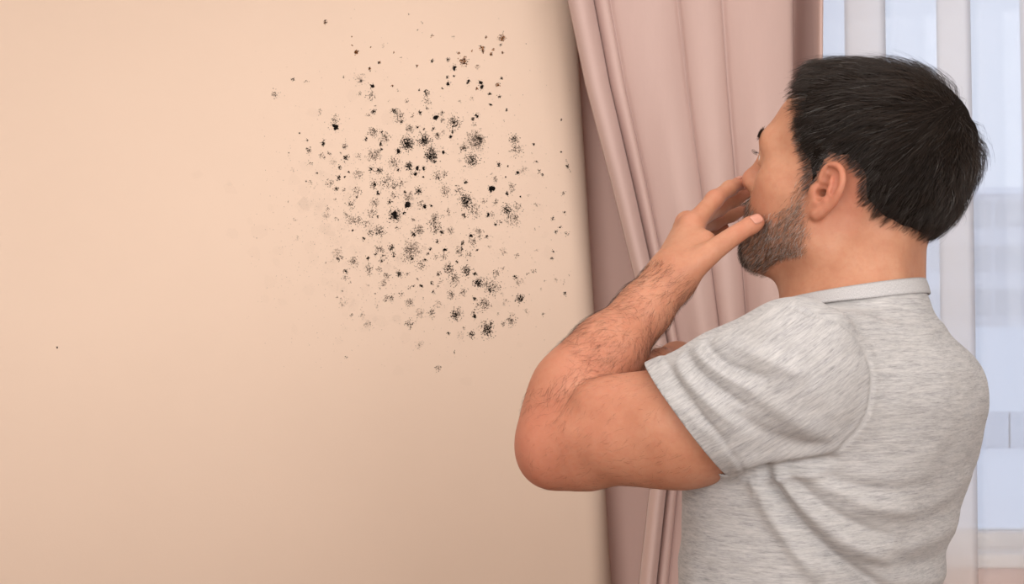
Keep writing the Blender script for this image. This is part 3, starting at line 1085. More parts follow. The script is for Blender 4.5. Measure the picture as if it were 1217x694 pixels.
# hand: joints (px, py, depth)
iM, iP, iD, iT = at(823, 268, 1.806), at(849, 237, 1.836), at(867, 224, 1.858), at(881, 217, 1.872)
mM, mP, mD, mT = at(818, 266, 1.829), at(853, 247, 1.874), at(872, 237, 1.886), at(889, 228, 1.888)
rM, rP, rD, rT = at(815, 272, 1.850), at(848, 264, 1.900), at(869, 255, 1.908), at(887, 247, 1.908)
lM, lP, lD, lT = at(813, 284, 1.868), at(837, 279, 1.910), at(849, 274, 1.920), at(860, 271, 1.922)
tC, tM, tI, tT = at(818, 321, 1.757), at(850, 296, 1.757), at(877, 277, 1.765), at(899, 264, 1.774)
palm = U(0.014,
         cone(WL + np.array([0, -0.006, 0]), iM, 0.0190, 0.0125),
         cone(WL + np.array([0, 0.004, 0]), mM, 0.0195, 0.0125),
         cone(WL + np.array([0, 0.012, 0]), rM, 0.0190, 0.0120),
         cone(WL + np.array([0, 0.018, 0]), lM, 0.0180, 0.0115),
         cone(at(806, 318, 1.770), at(836, 290, 1.785), 0.0200, 0.0150))
thumb = spline([WL + np.array([0.004, -0.008, -0.003]), tC, tM, tI, tT], [0.0165, 0.0155, 0.0116, 0.0100, 0.0086])
thumb = U(0.004, thumb, ell(tI * 0.3 + tT * 0.7, (0.0100, 0.0090, 0.0090)))
fing = [chain([iM, iP, iD, iT], [0.0112, 0.0092, 0.0080, 0.0070]), chain([mM, mP, mD, mT], [0.0112, 0.0092, 0.0080, 0.0070]),
        chain([rM, rP, rD, rT], [0.0108, 0.0088, 0.0076, 0.0068]), chain([lM, lP, lD, lT], [0.0100, 0.0080, 0.0070, 0.0062])]
hand = U(0.012, palm, thumb)
hand = U(0.007, hand, U(0.0, *fing))
knuck = [ell(m_ + np.array([-0.0028, 0.0, 0.0028]), (0.0092, 0.0085, 0.0092)) for m_ in (iM, mM, rM, lM)]
hand = U(0.006, hand, *knuck)
armL = U(0.016, armL, hand)

# ------------------------------------------------------------------ right arm: folded across, hand under the left upper arm
ER = np.array([0.262, 2.06, 1.425])
WR = at(806, 438, 1.845)
armR = U(0.02, cone(SR, ER, 0.058, 0.043), cone(ER, ER * 0.6 + WR * 0.4, 0.043, 0.038), cone(ER * 0.6 + WR * 0.4, WR, 0.038, 0.024))
kR = [at(778 - 3 * i, 446 + 12 * i, 1.775 + 0.004 * i) for i in range(4)]
pR = [k_ + np.array([-0.030, -0.012, -0.026]) for k_ in kR]
eR_ = [p_ + np.array([-0.012, -0.020, -0.022]) for p_ in pR]
handR = U(0.008, U(0.016, *[cone(WR + np.array([0, 0, -0.008 * i + 0.008]), kR[i], 0.019, 0.0125) for i in range(4)]),
          U(0.0, *[chain([kR[i], pR[i], eR_[i]], [0.0108, 0.0088, 0.0072]) for i in range(4)]),
          chain([WR + np.array([-0.004, -0.01, 0.012]), at(785, 428, 1.80), at(764, 434, 1.775), at(748, 446, 1.765)], [0.014, 0.012, 0.0098, 0.008]))
armR = U(0.014, armR, handR)

body = U(0.030, torso, U(0.02, neck))
body = U(0.022, body, head)
body = U(0.03, body, armR)
body = U(0.0, U(0.035, body, armL)) if False else U(0.0005, U(0.03, body, cone(SL, at(800, 508, 1.655), 0.058, 0.050)), armL)

person = empty('person', (float(tcen(0.9)[0]), float(tcen(0.9)[1]), 0.0))
tag(person, 'man in grey t-shirt with one hand at his mouth, facing the mouldy wall', 'person')
PO = np.array(person.location)

import time
t0 = time.time()
bV, bF = surface_nets(body, (-0.02, 1.50, 0.86), (0.53, 2.15, 1.82), 0.002)
bV, bF = keep_largest(bV, bF)
bV = relax(bV, bF, 1, 0.4)
print('BODY', len(bV), time.time() - t0)

# ------------------------------------------------------------------ skin
L = hloc(bV)
tint = np.zeros((len(bV), 3))                    # r: redness, g: stubble, b: lips


def blob(c, r, P=L):
    return np.exp(-(((P - np.array(c)) / np.array(r)) ** 2).sum(1))


fd = np.full(len(bV), 1.0)
hz = (L[:, 2] > -125) & (np.abs(L[:, 1]) < 110)
fd[hz] = np.abs(face.ev(bV[hz], None, 0))
inhead = (fd < 0.0035) & (L[:, 0] > -60) & (L[:, 2] > -110) & (np.abs(L[:, 1]) < 110) & (L[:, 0] < 130)
for s in (1, -1):
    tint[:, 0] += 0.55 * blob((-14, 86 * s, 4), (24, 14, 38)) + 0.30 * blob((70, 48 * s, -18), (22, 20, 18)) + 0.25 * blob((-28, 72 * s, 0), (14, 14, 26))
tint[:, 0] += 0.5 * blob((108, 0, -8), (14, 16, 12))
tint[:, 2] = np.clip(1.4 * blob((99, 0, -42), (12, 20, 8)), 0, 1)
for p in (iM, mM, rM, lM, iP, mP, rP, iT, mT, rT, lT, tI, tT):
    tint[:, 0] += 0.35 * np.exp(-((bV - p) ** 2).sum(1) / 0.014 ** 2)
tint[:, 0] += 0.35 * np.exp(-((bV - at(630, 541, 1.715)) ** 2).sum(1) / 0.05 ** 2)
arm_d = np.linalg.norm(bV - at(690, 480, 1.72), axis=1)
tint[:, 0] += 0.34 * np.exp(-(arm_d / 0.16) ** 2)


def in_poly(x, z, poly):
    poly = np.array(poly, float)
    ins = np.zeros(len(x), bool)
    j = len(poly) - 1
    for i in range(len(poly)):
        xi, zi = poly[i]
        xj, zj = poly[j]
        c = ((zi > z) != (zj > z)) & (x < (xj - xi) * (z - zi) / (zj - zi + 1e-12) + xi)
        ins ^= c
        j = i
    return ins


def edge_dist(x, z, poly):
    """distance to the outline of a closed polygon"""
    poly = np.array(poly, float)
    d = np.full(len(x), 1e9)
    for i in range(len(poly)):
        a, b = poly[i - 1], poly[i]
        ab = b - a
        t = np.clip(((x - a[0]) * ab[0] + (z - a[1]) * ab[1]) / (ab @ ab), 0, 1)
        d = np.minimum(d, np.hypot(x - a[0] - t * ab[0], z - a[1] - t * ab[1]))
    return d


HAIR = [(60, 112), (54, 98), (46, 82), (50, 58), (42, 40), (28, 25), (22, 4), (12, -8), (10, 16), (2, 36), (-16, 38), (-34, 26), (-38, 4), (-48, -18), (-72, -36), (-130, -52), (-140, 160), (60, 160)]
BEARD = [(32, 22), (15, 14), (9, -18), (-2, -42), (-1, -66), (14, -94), (66, -106), (112, -104), (112, -24), (98, -21), (90, -22), (80, -31), (64, -36), (50, -31), (40, -18), (33, -2)]
bd = edge_dist(L[:, 0], L[:, 2], BEARD)
bm = in_poly(L[:, 0], L[:, 2], BEARD) & inhead
tint[:, 1] = np.where(bm, np.clip(bd / 12, 0, 1), 0) * (1 - tint[:, 2])
hm = (fd < 0.003) & in_poly(L[:, 0], L[:, 2], HAIR) & (L[:, 2] > -60) & (np.abs(L[:, 1]) < 82)
tint[:, 1] = np.maximum(tint[:, 1], np.where(hm, np.clip(edge_dist(L[:, 0], L[:, 2], HAIR) / 10, 0, 1), 0))

sk = Mat('skin', 0.52, 0.26)
ta = sk.node('ShaderNodeAttribute', _attribute_name='tint')
sp = sk.node('ShaderNodeSeparateColor')
sk.link(ta.outputs['Color'], sp.inputs[0])
co = sk.coords()
c0 = sk.ramp(sk.noise(co, 28, 5, 0.6), [(0.28, lin(173, 118, 90)), (0.5, lin(184, 130, 101)), (0.75, lin(191, 140, 111))])
c0 = sk.mix(sk.ramp(sk.noise(co, 160, 3), [(0.45, (0, 0, 0, 1)), (0.8, (0.35, 0.35, 0.35, 1))]), c0, lin(172, 104, 80))
c1 = sk.mix(sp.outputs[0], c0, lin(186, 104, 84))
c2 = sk.mix(sp.outputs[2], c1, lin(180, 100, 92))
sf = sk.node('ShaderNodeMath', _operation='MULTIPLY')
sk.link(sp.outputs[1], sf.inputs[0])
sf.inputs[1].default_value = 0.35
c3 = sk.mix(sf.outputs[0], c2, lin(120, 84, 68))
sk.color(c3)
sk.b.inputs['Subsurface Weight'].default_value = 0.25
sk.b.inputs['Subsurface Radius'].default_value = (1.0, 0.35, 0.2)
sk.b.inputs['Subsurface Scale'].default_value = 0.006
vor = sk.node('ShaderNodeTexVoronoi', Scale=900.0)
sk.link(co, vor.inputs['Vector'])
nb1 = sk.bump(vor.outputs['Distance'], 0.12, 0.0006)
nb2 = sk.bump(sk.noise(sk.coords((1, 1, 1)), 130, 4, 0.6), 0.16, 0.0012, nb1)
sk.normal(nb2)
M_skin = sk.m
bodyhead = U(0.022, U(0.030, torso, U(0.02, neck)), head)
bm = bmesh.new()
me_tmp = bpy.data.meshes.new('tmp')
me_tmp.from_pydata(bV.tolist(), [], bF.tolist())
bm.from_mesh(me_tmp)
bm.faces.ensure_lookup_table()
Lf = L[bF].mean(1)
reg = (Lf[:, 0] > -42) & (Lf[:, 0] < 22) & (Lf[:, 1] > 62) & (Lf[:, 2] > -36) & (Lf[:, 2] < 40)
reg |= (Lf[:, 0] > 74) & (np.abs(Lf[:, 1]) < 50) & (Lf[:, 2] > 0) & (Lf[:, 2] < 36)
eset = {e for i in np.where(reg)[0] for e in bm.faces[i].edges}
bmesh.ops.subdivide_edges(bm, edges=list(eset), cuts=1, use_grid_fill=True)
co_ = np.array([v.co[:] for v in bm.verts])
Lc = hloc(co_)
pm = ((Lc[:, 0] > -40) & (Lc[:, 0] < 20) & (Lc[:, 1] > 64) & (Lc[:, 2] > -34) & (Lc[:, 2] < 38)) | ((Lc[:, 0] > 76) & (np.abs(Lc[:, 1]) < 48) & (Lc[:, 2] > 2) & (Lc[:, 2] < 34))
q_ = co_[pm]
for _ in range(2):
    d_ = bodyhead.ev(q_, None, 0)
    q_ = q_ - grad(bodyhead, q_, 0.0006) * np.clip(d_, -0.0015, 0.0015)[:, None]
co_[pm] = q_
for v, c_ in zip(bm.verts, co_):
    v.co = c_ - PO
# carry the tint over to the new vertices
nt = np.zeros((len(co_), 3))
nt[:len(bV)] = tint
if len(co_) > len(bV):
    bm.verts.ensure_lookup_table()
    for i in range(len(bV), len(co_)):
        nb_ = [e.other_vert(bm.verts[i]).index for e in bm.verts[i].link_edges]
        nb_ = [j for j in nb_ if j < len(bV)]
        if nb_:
            nt[i] = tint[nb_].mean(0)
        else:
            nt[i] = (0.5, 0, 0) if Lc[i, 1] > 60 else (0.1, 0, 0)
body_o = bpy.data.objects.new('body', bpy.data.meshes.new('body'))
bm.to_mesh(body_o.data)
bm.free()
bpy.data.meshes.remove(me_tmp)
body_o.data.polygons.foreach_set('use_smooth', np.ones(len(body_o.data.polygons), dtype=bool))
at_ = body_o.data.attributes.new('tint', 'FLOAT_COLOR', 'POINT')
at_.data.foreach_set('color', np.concatenate([nt, np.ones((len(nt), 1))], 1).astype(np.float32).ravel())
body_o.data.materials.append(M_skin)
col.objects.link(body_o)
body_o.parent = person
print('BODYMESH', time.time() - t0)
# ------------------------------------------------------------------ t-shirt
zs_ = [0.88, 1.00, 1.10, 1.20, 1.26, 1.32, 1.38, 1.44, 1.485, 1.515]
fs_ = [0.075, 0.055, 0.040, 0.026, 0.018, 0.007, -0.006, -0.015, -0.020, -0.024]
sd_ = [0.128, 0.122, 0.115, 0.116, 0.119, 0.126, 0.134, 0.140, 0.125, 0.080]
sw_ = [0.185, 0.176, 0.166, 0.166, 0.169, 0.174, 0.180, 0.182, 0.155, 0.095]
s_trunk = loft(zs_, [TB + tf[:2] * f for f in fs_], sd_, sw_, tf, tl)
NT = NB + (NM - NB) * 0.75
s_neck = cone(NB + up * 0.01, NT, 0.078, 0.0705)
s_trap = U(0.02, cone(NB - up * 0.036, SL + up * 0.003, 0.050, 0.061), cone(NB - up * 0.036, SR + up * 0.003, 0.050, 0.061))
SLV = at(822, 503, 1.658)
s_slL = U(0.02, cone(SL, at(870, 476, 1.63), 0.066, 0.066), cone(at(870, 476, 1.63), at(806, 500, 1.652), 0.0655, 0.0585), cone(at(806, 500, 1.652), at(745, 522, 1.68), 0.0585, 0.055))
HN = np.array([-0.78, 0.12, -0.60])
HN /= np.linalg.norm(HN)
s_slL = Sub(s_slL, Leaf(lambda P: -((P - SLV) @ HN - 0.006)), 0.002)
s_slR = cone(SR, SR * 0.25 + ER * 0.75, 0.068, 0.066)
shirt = U(0.035, U(0.05, s_trunk, s_trap), s_slR)
shirt = U(0.012, shirt, s_slL)
shirt = U(0.022, shirt, s_neck)
t0 = time.time()
sV, sF = surface_nets(shirt, (0.05, 1.48, 0.84), (0.56, 2.14, 1.66), 0.003)
sV, sF = keep_largest(sV, sF)
sV = relax(sV, sF, 2, 0.5)
print('SHIRT', len(sV), time.time() - t0)
sN = vnormals(sV, sF)
# position seen from the left side of the figure, used to lay the folds out in real wall-parallel coordinates
sx = 608.5 + FPX * sV[:, 0] / 1.64
sz = 347.0 - FPX * (sV[:, 2] - CAMZ) / 1.64
sx = 608.5 + FPX * sV[:, 0] / sV[:, 1]
sz = 347.0 - FPX * (sV[:, 2] - CAMZ) / sV[:, 1]
front = np.clip(-sN[:, 1] * 1.6 + 0.25, 0, 1)
disp = np.zeros(len(sV))


def polydist(pts):
    best = np.full(len(sV), 1e9)
    tt = np.zeros(len(sV))
    pts = np.array(pts, float)
    # smooth the polyline
    for _ in range(3):
        q = [pts[0]]
        for i in range(len(pts) - 1):
            q += [pts[i] * 0.75 + pts[i + 1] * 0.25, pts[i] * 0.25 + pts[i + 1] * 0.75]
        pts = np.array(q + [pts[-1]])
    m = len(pts) - 1
    for i in range(m):
        a, b = pts[i], pts[i + 1]
        ab = b - a
        t = np.clip(((sx - a[0]) * ab[0] + (sz - a[1]) * ab[1]) / (ab @ ab + 1e-9), 0, 1)
        d = np.hypot(sx - a[0] - t * ab[0], sz - a[1] - t * ab[1])
        w = d < best
        best = np.where(w, d, best)
        tt = np.where(w, (i + t) / m, tt)
    return best, tt


def fold(pts, amp, w, ends=0.25):
    """amp in mm, w in photo px (about 0.8 mm)"""
    global disp
    d, t = polydist(pts)
    tap = np.clip(t / ends, 0, 1) * np.clip((1 - t) / ends, 0, 1) if ends else 1.0
    disp += amp * 0.001 * np.exp(-(d / w) ** 2) * tap * front


# creases from the armpit down the side
fold([(905, 548), (918, 575), (950, 622), (1000, 668), (1060, 705)], -9, 7, 0.18)
fold([(915, 548), (938, 580), (975, 622), (1030, 660), (1100, 690)], 7, 11, 0.2)
fold([(895, 560), (905, 590), (935, 640), (975, 690)], 6, 10, 0.2)
fold([(930, 556), (960, 590), (1005, 620), (1060, 640)], -5, 7, 0.25)
fold([(940, 552), (985, 580), (1040, 600), (1090, 605)], 4.5, 10)
fold([(965, 560), (1010, 578), (1060, 585), (1110, 575)], -3, 8)
# pull lines across the lower back
fold([(1000, 640), (1060, 655), (1110, 640), (1145, 610)], 4, 10)
fold([(1010, 665), (1070, 676), (1115, 665), (1140, 640)], -4, 8)
fold([(1040, 690), (1090, 694), (1120, 684), (1138, 665)], 4.5, 9)
fold([(1010, 600), (1070, 612), (1120, 595), (1155, 560)], 2.5, 9)
# gathers under the sleeve
fold([(868, 556), (905, 545), (950, 540), (1000, 528)], 5, 8)
fold([(880, 566), (915, 553), (960, 551), (1000, 545)], -7, 6)
fold([(905, 572), (945, 562), (985, 562)], 4, 6)
# pinched folds on top of the sleeve
fold([(836, 404), (852, 425), (880, 440), (915, 450)], -6, 5, 0.3)
fold([(826, 412), (838, 430), (862, 448), (900, 466)], 5, 6, 0.3)
fold([(815, 420), (826, 438), (850, 460), (890, 486)], -6, 5, 0.3)
fold([(804, 428), (814, 446), (838, 474), (878, 508)], 4.5, 7, 0.3)
fold([(794, 436), (806, 462), (832, 496), (866, 526)], -3, 6, 0.3)
fold([(850, 400), (880, 415), (920, 430), (960, 450)], 4, 9)
fold([(880, 455), (930, 490), (970, 515), (1005, 520)], 3.5, 12)
fold([(860, 480), (905, 515), (950, 530), (990, 528)], -3, 8)
fold([(910, 400), (950, 420), (985, 455), (1000, 490)], -2, 9)
# gathers below the collar
fold([(955, 372), (1000, 362), (1050, 366)], -2.5, 6)
fold([(985, 378), (1030, 372), (1080, 378), (1110, 400)], 2.5, 9)
fold([(1010, 392), (1060, 395), (1110, 420)], -2, 8)
# armhole seam
SEAM = [(940, 366), (985, 378), (1012, 394), (1030, 420), (1036, 455), (1030, 495), (1012, 522), (985, 542)]
sd, st = polydist(SEAM)
disp += (-0.0014 * np.exp(-(sd / 2.2) ** 2) + 0.0005 * np.exp(-((sd - 5) / 3.0) ** 2) * (1 + 0.5 * np.sin(st * 130))) * front
# slow irregular drape
disp += 0.0022 * vnoise(sV, 16, 3) + 0.0012 * vnoise(sV * np.array([1, 1, 1.8]), 34, 5)
# back and far side drape
disp += 0.003 * vnoise(sV * np.array([0.6, 0.6, 1.6]), 22, 9) * (1 - front)
# sleeve hem: a doubled band with two stitch lines
hdist = (sV - SLV) @ HN
axd = np.linalg.norm(np.cross(sV - SLV, (EL - SL) / np.linalg.norm(EL - SL)), axis=1)
onsl = (axd < 0.092) & (sx < 900)
disp += np.where(onsl, 0.0010 * (hdist > -0.019) - 0.0013 * np.exp(-((hdist + 0.0195) / 0.0018) ** 2), 0)
sV = sV + sN * disp[:, None]
fab = sV.copy()
side = (axd < 0.10) & (sV[:, 1] < 1.80)
d_in, _ = polydist([(940, 366), (1012, 394), (1036, 455), (1012, 522), (905, 552)])
sleeve_mask = in_poly(sx, sz, [(770, 420), (800, 425), (940, 355), (985, 378), (1012, 394), (1030, 420), (1036, 455), (1030, 495), (1012, 522), (985, 542), (900, 552), (868, 575), (760, 480)]) & (sV[:, 1] < 1.78)
ca, sa = math.cos(math.radians(-34)), math.sin(math.radians(-34))
rot = np.stack([fab[:, 0] * ca - fab[:, 2] * sa, fab[:, 1], fab[:, 0] * sa + fab[:, 2] * ca], 1)
fab = np.where(sleeve_mask[:, None], rot + 3.0, fab)

tm = Mat('heather_grey_jersey', 0.9, 0.12)
v1 = tm.coords((60, 60, 700), attr='fab')
v2 = tm.coords((150, 150, 1500), (0, 0.08, 0), attr='fab')
v3 = tm.coords((25, 25, 260), (0, -0.06, 0), attr='fab')
s1 = tm.ramp(tm.noise(v1, 1.0, 4, 0.65), [(0.28, lin(114, 111, 112)), (0.50, lin(161, 157, 157)), (0.70, lin(191, 186, 185))])
s2 = tm.ramp(tm.noise(v2, 1.0, 2, 0.7), [(0.3, lin(128, 126, 126)), (0.6, lin(186, 181, 177))])
c = tm.mix(0.45, s1, s2)
c = tm.mix(tm.ramp(tm.noise(v3, 1.0, 3), [(0.35, (0, 0, 0, 1)), (0.75, (0.4, 0.4, 0.4, 1))]), c, lin(204, 198, 192))
tm.color(c)
tm.b.inputs['Sheen Weight'].default_value = 0.15
tm.normal(tm.bump(tm.noise(tm.coords((1600, 1600, 1600)), 1.0, 2), 0.25, 0.0006, tm.bump(tm.noise(v1, 1.0, 3), 0.12, 0.0008)))
M_jersey = tm.m


def cut(bm, sel, point, normal):
    """remove what lies beyond the plane, looking only at faces picked by sel(centre)"""
    fs = [f for f in bm.faces if sel(f.calc_center_median())]
    geom = list({v for f in fs for v in f.verts}) + list({e for f in fs for e in f.edges}) + fs
    bmesh.ops.bisect_plane(bm, geom=geom, dist=1e-6, plane_co=Vector(point), plane_no=Vector(normal), clear_outer=True)


# plane of the neckline
B0, L0, F0 = np.array([0.432, 1.750, 1.5635]), at(1010, 342, 1.692), at(944, 360, 1.83)
NN = np.cross(L0 - B0, F0 - B0)
NN = NN / np.linalg.norm(NN) * (1 if NN[2] > 0 or True else 1)
if NN[2] < 0:
    NN = -NN
NCEN = NB + (NM - NB) * 0.5
rax = (ER - SR) / np.linalg.norm(ER - SR)
RHM = SR * 0.5 + ER * 0.5


def shirt_mesh(name, collar=False):
    o = mesh_obj(name, sV, sF, M_jersey, None, True, None, {'fab': fab})
    bm = bmesh.new()
    bm.from_mesh(o.data)
    near = lambda c: (c.x - NCEN[0]) ** 2 + (c.y - NCEN[1]) ** 2 < 0.115 ** 2 and c.z > 1.47
    cut(bm, near, B0, NN)
    if collar:
        far = [f for f in bm.faces if not near(f.calc_center_median())]
        bmesh.ops.delete(bm, geom=far, context='FACES')
        cut(bm, lambda c: True, B0 - NN * 0.017, -NN)
        bmesh.ops.delete(bm, geom=[v for v in bm.verts if not v.link_faces], context='VERTS')
        bm.normal_update()
        for v in bm.verts:
            v.co += v.normal * 0.0018
    else:
        ax = Vector((EL - SL) / np.linalg.norm(EL - SL))
        P0 = Vector(SLV)
        fs_all = list(bm.faces)
        ctr = np.array([f.calc_center_median() for f in fs_all])
        far_t = (s_trunk.ev(ctr, None, 0) > 0.013) & ((ctr - SLV) @ HN > -0.015) & ((ctr - SLV) @ HN < 0.05) & (np.linalg.norm(ctr - SLV, axis=1) < 0.10) & (ctr[:, 1] < 1.80)
        pick = {f for f, w in zip(fs_all, far_t) if w}
        fs = [f for f in fs_all if f in pick]
        geom = list({v for f in fs for v in f.verts}) + list({e for f in fs for e in f.edges}) + fs
        bmesh.ops.bisect_plane(bm, geom=geom, dist=1e-6, plane_co=P0, plane_no=Vector(HN), clear_outer=True)
        cut(bm, lambda c: (c - Vector(RHM)).length < 0.13 and (c - Vector(RHM)).dot(Vector(rax)) > -0.02, RHM, rax)
        cut(bm, lambda c: c.z < 0.96, (0, 0, 0.93), (0, 0, -1))
    for v in bm.verts:
        v.co -= Vector(PO)
    bm.to_mesh(o.data)
    bm.free()
    o.data.polygons.foreach_set('use_smooth', np.ones(len(o.data.polygons), dtype=bool))
    md = o.modifiers.new('thick', 'SOLIDIFY')
    md.thickness = 0.0022
    md.offset = -1
    return o


# tuck the body in under the cloth wherever the shirt covers it
bc = np.zeros(len(body_o.data.vertices) * 3, dtype=np.float32)
body_o.data.vertices.foreach_get('co', bc)
bc = bc.reshape(-1, 3).astype(float) + PO
cov = ((bc - B0) @ NN < -0.004) & ((bc - SLV) @ HN < -0.012) & ~((((bc - RHM) @ rax) > -0.012) & (np.linalg.norm(bc - RHM, axis=1) < 0.5) & (bc[:, 1] > 1.86) & ((bc - RHM) @ rax > -0.012))
cov &= (bc[:, 2] < 1.575) & (np.linalg.norm(bc[:, :2] - np.array([0.34, 1.76]), axis=1) < 0.26)
farR = U(0.014, cone(ER * 0.85 + WR * 0.15, WR, 0.041, 0.025), handR)
cov &= ~(farR.ev(bc, None, 0) < 0.004)
sdv = shirt.ev(bc, None, 0)
cov &= (sdv > -0.02) & (sdv < 0.014)
idx = np.where(cov)[0]
q_ = bc[idx]
for _ in range(2):
    d_ = shirt.ev(q_, None, 0) + 0.0075
    hot = d_ > 0
    q_[hot] -= grad(shirt, q_[hot]) * d_[hot][:, None]
bc[idx] = q_
body_o.data.vertices.foreach_set('co', (bc - PO).astype(np.float32).ravel())
body_o.data.update()
shirt_o = shirt_mesh('t_shirt')
shirt_o.parent = person
# ribbed neckband: a strip of even width that follows the neckline
e1 = tf - NN * (tf @ NN)
e1 /= np.linalg.norm(e1)
e2 = np.cross(NN, e1)
c0_ = NCEN - NN * ((NCEN - B0) @ NN)
ph = np.linspace(0, 2 * math.pi, 180, endpoint=False)
dirs = np.cos(ph)[:, None] * e1 + np.sin(ph)[:, None] * e2
lo_, hi_ = np.full(180, 0.02), np.full(180, 0.02)
open_ = np.ones(180, bool)
for r in np.arange(0.03, 0.14, 0.003):
    ins_ = shirt.ev(c0_ + dirs * r, None, 0) < 0
    open_ &= ins_
    lo_ = np.where(open_, r, lo_)
hi_ = lo_ + 0.003
for _ in range(8):
    md_ = (lo_ + hi_) / 2
    ins_ = shirt.ev(c0_ + dirs * md_[:, None], None, 0) < 0
    lo_, hi_ = np.where(ins_, md_, lo_), np.where(ins_, hi_, md_)
p_ = c0_ + dirs * lo_[:, None] + NN * 0.002
rows = []
for k in range(8):
    g_ = grad(shirt, p_, 0.002)
    p_ = p_ - g_ * (shirt.ev(p_, None, 0) - 0.0019 * math.sin(math.pi * (0.12 + 0.76 * k / 7)) ** 0.5)[:, None]
    rows.append(p_.copy())
    t_ = -(NN - g_ * (g_ @ NN)[:, None])
    t_ /= np.linalg.norm(t_, axis=1, keepdims=True)
    p_ = p_ + t_ * 0.0024
for k in range(8):
    for _ in range(6):
        rows[k] = 0.5 * rows[k] + 0.25 * (np.roll(rows[k], 1, 0) + np.roll(rows[k], -1, 0))
cv = np.concatenate(rows)
ii, jj = np.meshgrid(np.arange(7), np.arange(180), indexing='ij')
cf = np.stack([ii * 180 + jj, ii * 180 + (jj + 1) % 180, (ii + 1) * 180 + (jj + 1) % 180, (ii + 1) * 180 + jj], -1).reshape(-1, 4)
cm = Mat('ribbed_jersey', 0.9, 0.1)
cw = cm.noise(cm.coords((1, 1, 1), attr='fab'), 1.0, 3, 0.7)
cm.color(cm.ramp(cw, [(0.3, lin(146, 143, 143)), (0.7, lin(202, 197, 195))]))
fv = np.concatenate([np.stack([ph * 260, np.full(180, k * 1.2), np.zeros(180)], 1) for k in range(8)])
collar_o = mesh_obj('collar', cv - PO, cf, cm.m, shirt_o, True, None, {'fab': fv})
md = collar_o.modifiers.new('thick', 'SOLIDIFY')
md.thickness = 0.0022
md.offset = 0

# ------------------------------------------------------------------ hair
def sstep(x):
    x = np.clip(x, 0, 1)
    return x * x * (3 - 2 * x)


def hair_thick(Lp):
    x, y, z = Lp[:, 0], Lp[:, 1], Lp[:, 2]
    top = sstep((z - 45) / 55)
    back = sstep((-x - 25) / 60) * sstep((z + 35) / 55)
    tmax = 8.0 + 10 * top + 8.5 * back + 4 * top * sstep((x - 5) / 40)
    ins = in_poly(x, z, HAIR)
    e = edge_dist(x, z, HAIR)
    # the front hairline carries a full quiff, the lower edges fade out
    fade = np.where(z > 75, sstep(e / 10 + 0.25), sstep(e / 26))
    return np.where(ins, tmax * fade, -np.minimum(e, 6) * 0.7)


def cap_f(P):
    Lp = hloc(P)
    return face.ev(P, None, 0) - 0.001 * (hair_thick(Lp) * 0.72 - 0.4)


hV, hF = surface_nets(Leaf(cap_f), HC + RH @ np.array([0, 0, 0.04]) - 0.165, HC + RH @ np.array([0, 0, 0.04]) + 0.165, 0.003, B=16)
Lh = hloc(hV)
ht = hair_thick(Lh)
okv = ht > 0.15
hF = hF[okv[hF].all(1)]
use = np.unique(hF)
rm = np.zeros(len(hV), int)
rm[use] = np.arange(len(use))
hV, hF = hV[use], rm[hF]
hN = vnormals(hV, hF)
hV = hV + hN * (0.0012 * vnoise(hV, 120, 4))[:, None]


def hair_material(name, rough=0.42, spec=0.32):
    m = Mat(name, rough, spec)
    a = m.node('ShaderNodeAttribute', _attribute_name='strand')
    m.color(a.outputs['Color'])
    return m.m


M_hair = hair_material('dark_brown_hair')
M_fine = hair_material('fine_hair', 0.5, 0.3)
M_cap = hair_material('hair_undercoat', 0.8, 0.03)
hc = np.tile((0.010, 0.007, 0.0055), (len(hV), 1))
hair_o = mesh_obj('hair', hV - PO, hF, M_cap, person, True, {'strand': hc})


def tubes(name, P, r0, r1, colr, mat, parent, sides=3):
    """P (N,K,3) polylines to thin tapering tubes, one mesh"""
    n_, k_ = P.shape[:2]
    T_ = np.gradient(P, axis=1)
    T_ /= np.linalg.norm(T_, axis=2, keepdims=True) + 1e-12
    ref = np.array([0.31, 0.52, 0.79])
    A = np.cross(T_, ref)
    A /= np.linalg.norm(A, axis=2, keepdims=True) + 1e-12
    Bv = np.cross(T_, A)
    rad = (r0[:, None] * (1 - np.linspace(0, 1, k_)[None, :]) + r1[:, None] * np.linspace(0, 1, k_)[None, :])[..., None]
    rings = []
    for s in range(sides):
        a = 2 * math.pi * s / sides
        rings.append(P + rad * (A * math.cos(a) + Bv * math.sin(a)))
    V = np.stack(rings, 2).reshape(-1, 3)
    b = (np.arange(n_) * k_ * sides)[:, None, None]
    kk = np.arange(k_ - 1)[None, :, None] * sides
    ss = np.arange(sides)[None, None, :]
    s2 = (ss + 1) % sides
    F = np.stack([b + kk + ss, b + kk + s2, b + kk + sides + s2, b + kk + sides + ss], -1).reshape(-1, 4)
    C = np.repeat(colr, k_ * sides, 0)
    org = np.array(parent.matrix_world.translation) if False else PO
    return tag(mesh_obj(name, V - org, F, mat, parent, True, {'strand': C}), kind='stuff')


head_sel = (L[bF[:, 0]][:, 2] > -118) & (np.abs(L[bF[:, 0]][:, 1]) < 100) & (L[bF[:, 0]][:, 0] < 130) & (L[bF[:, 0]][:, 0] > -140)
head_faces = bF[head_sel]
hfc = bV[head_faces].mean(1)
head_faces = head_faces[np.abs(face.ev(hfc, None, 0)) < 0.0022]


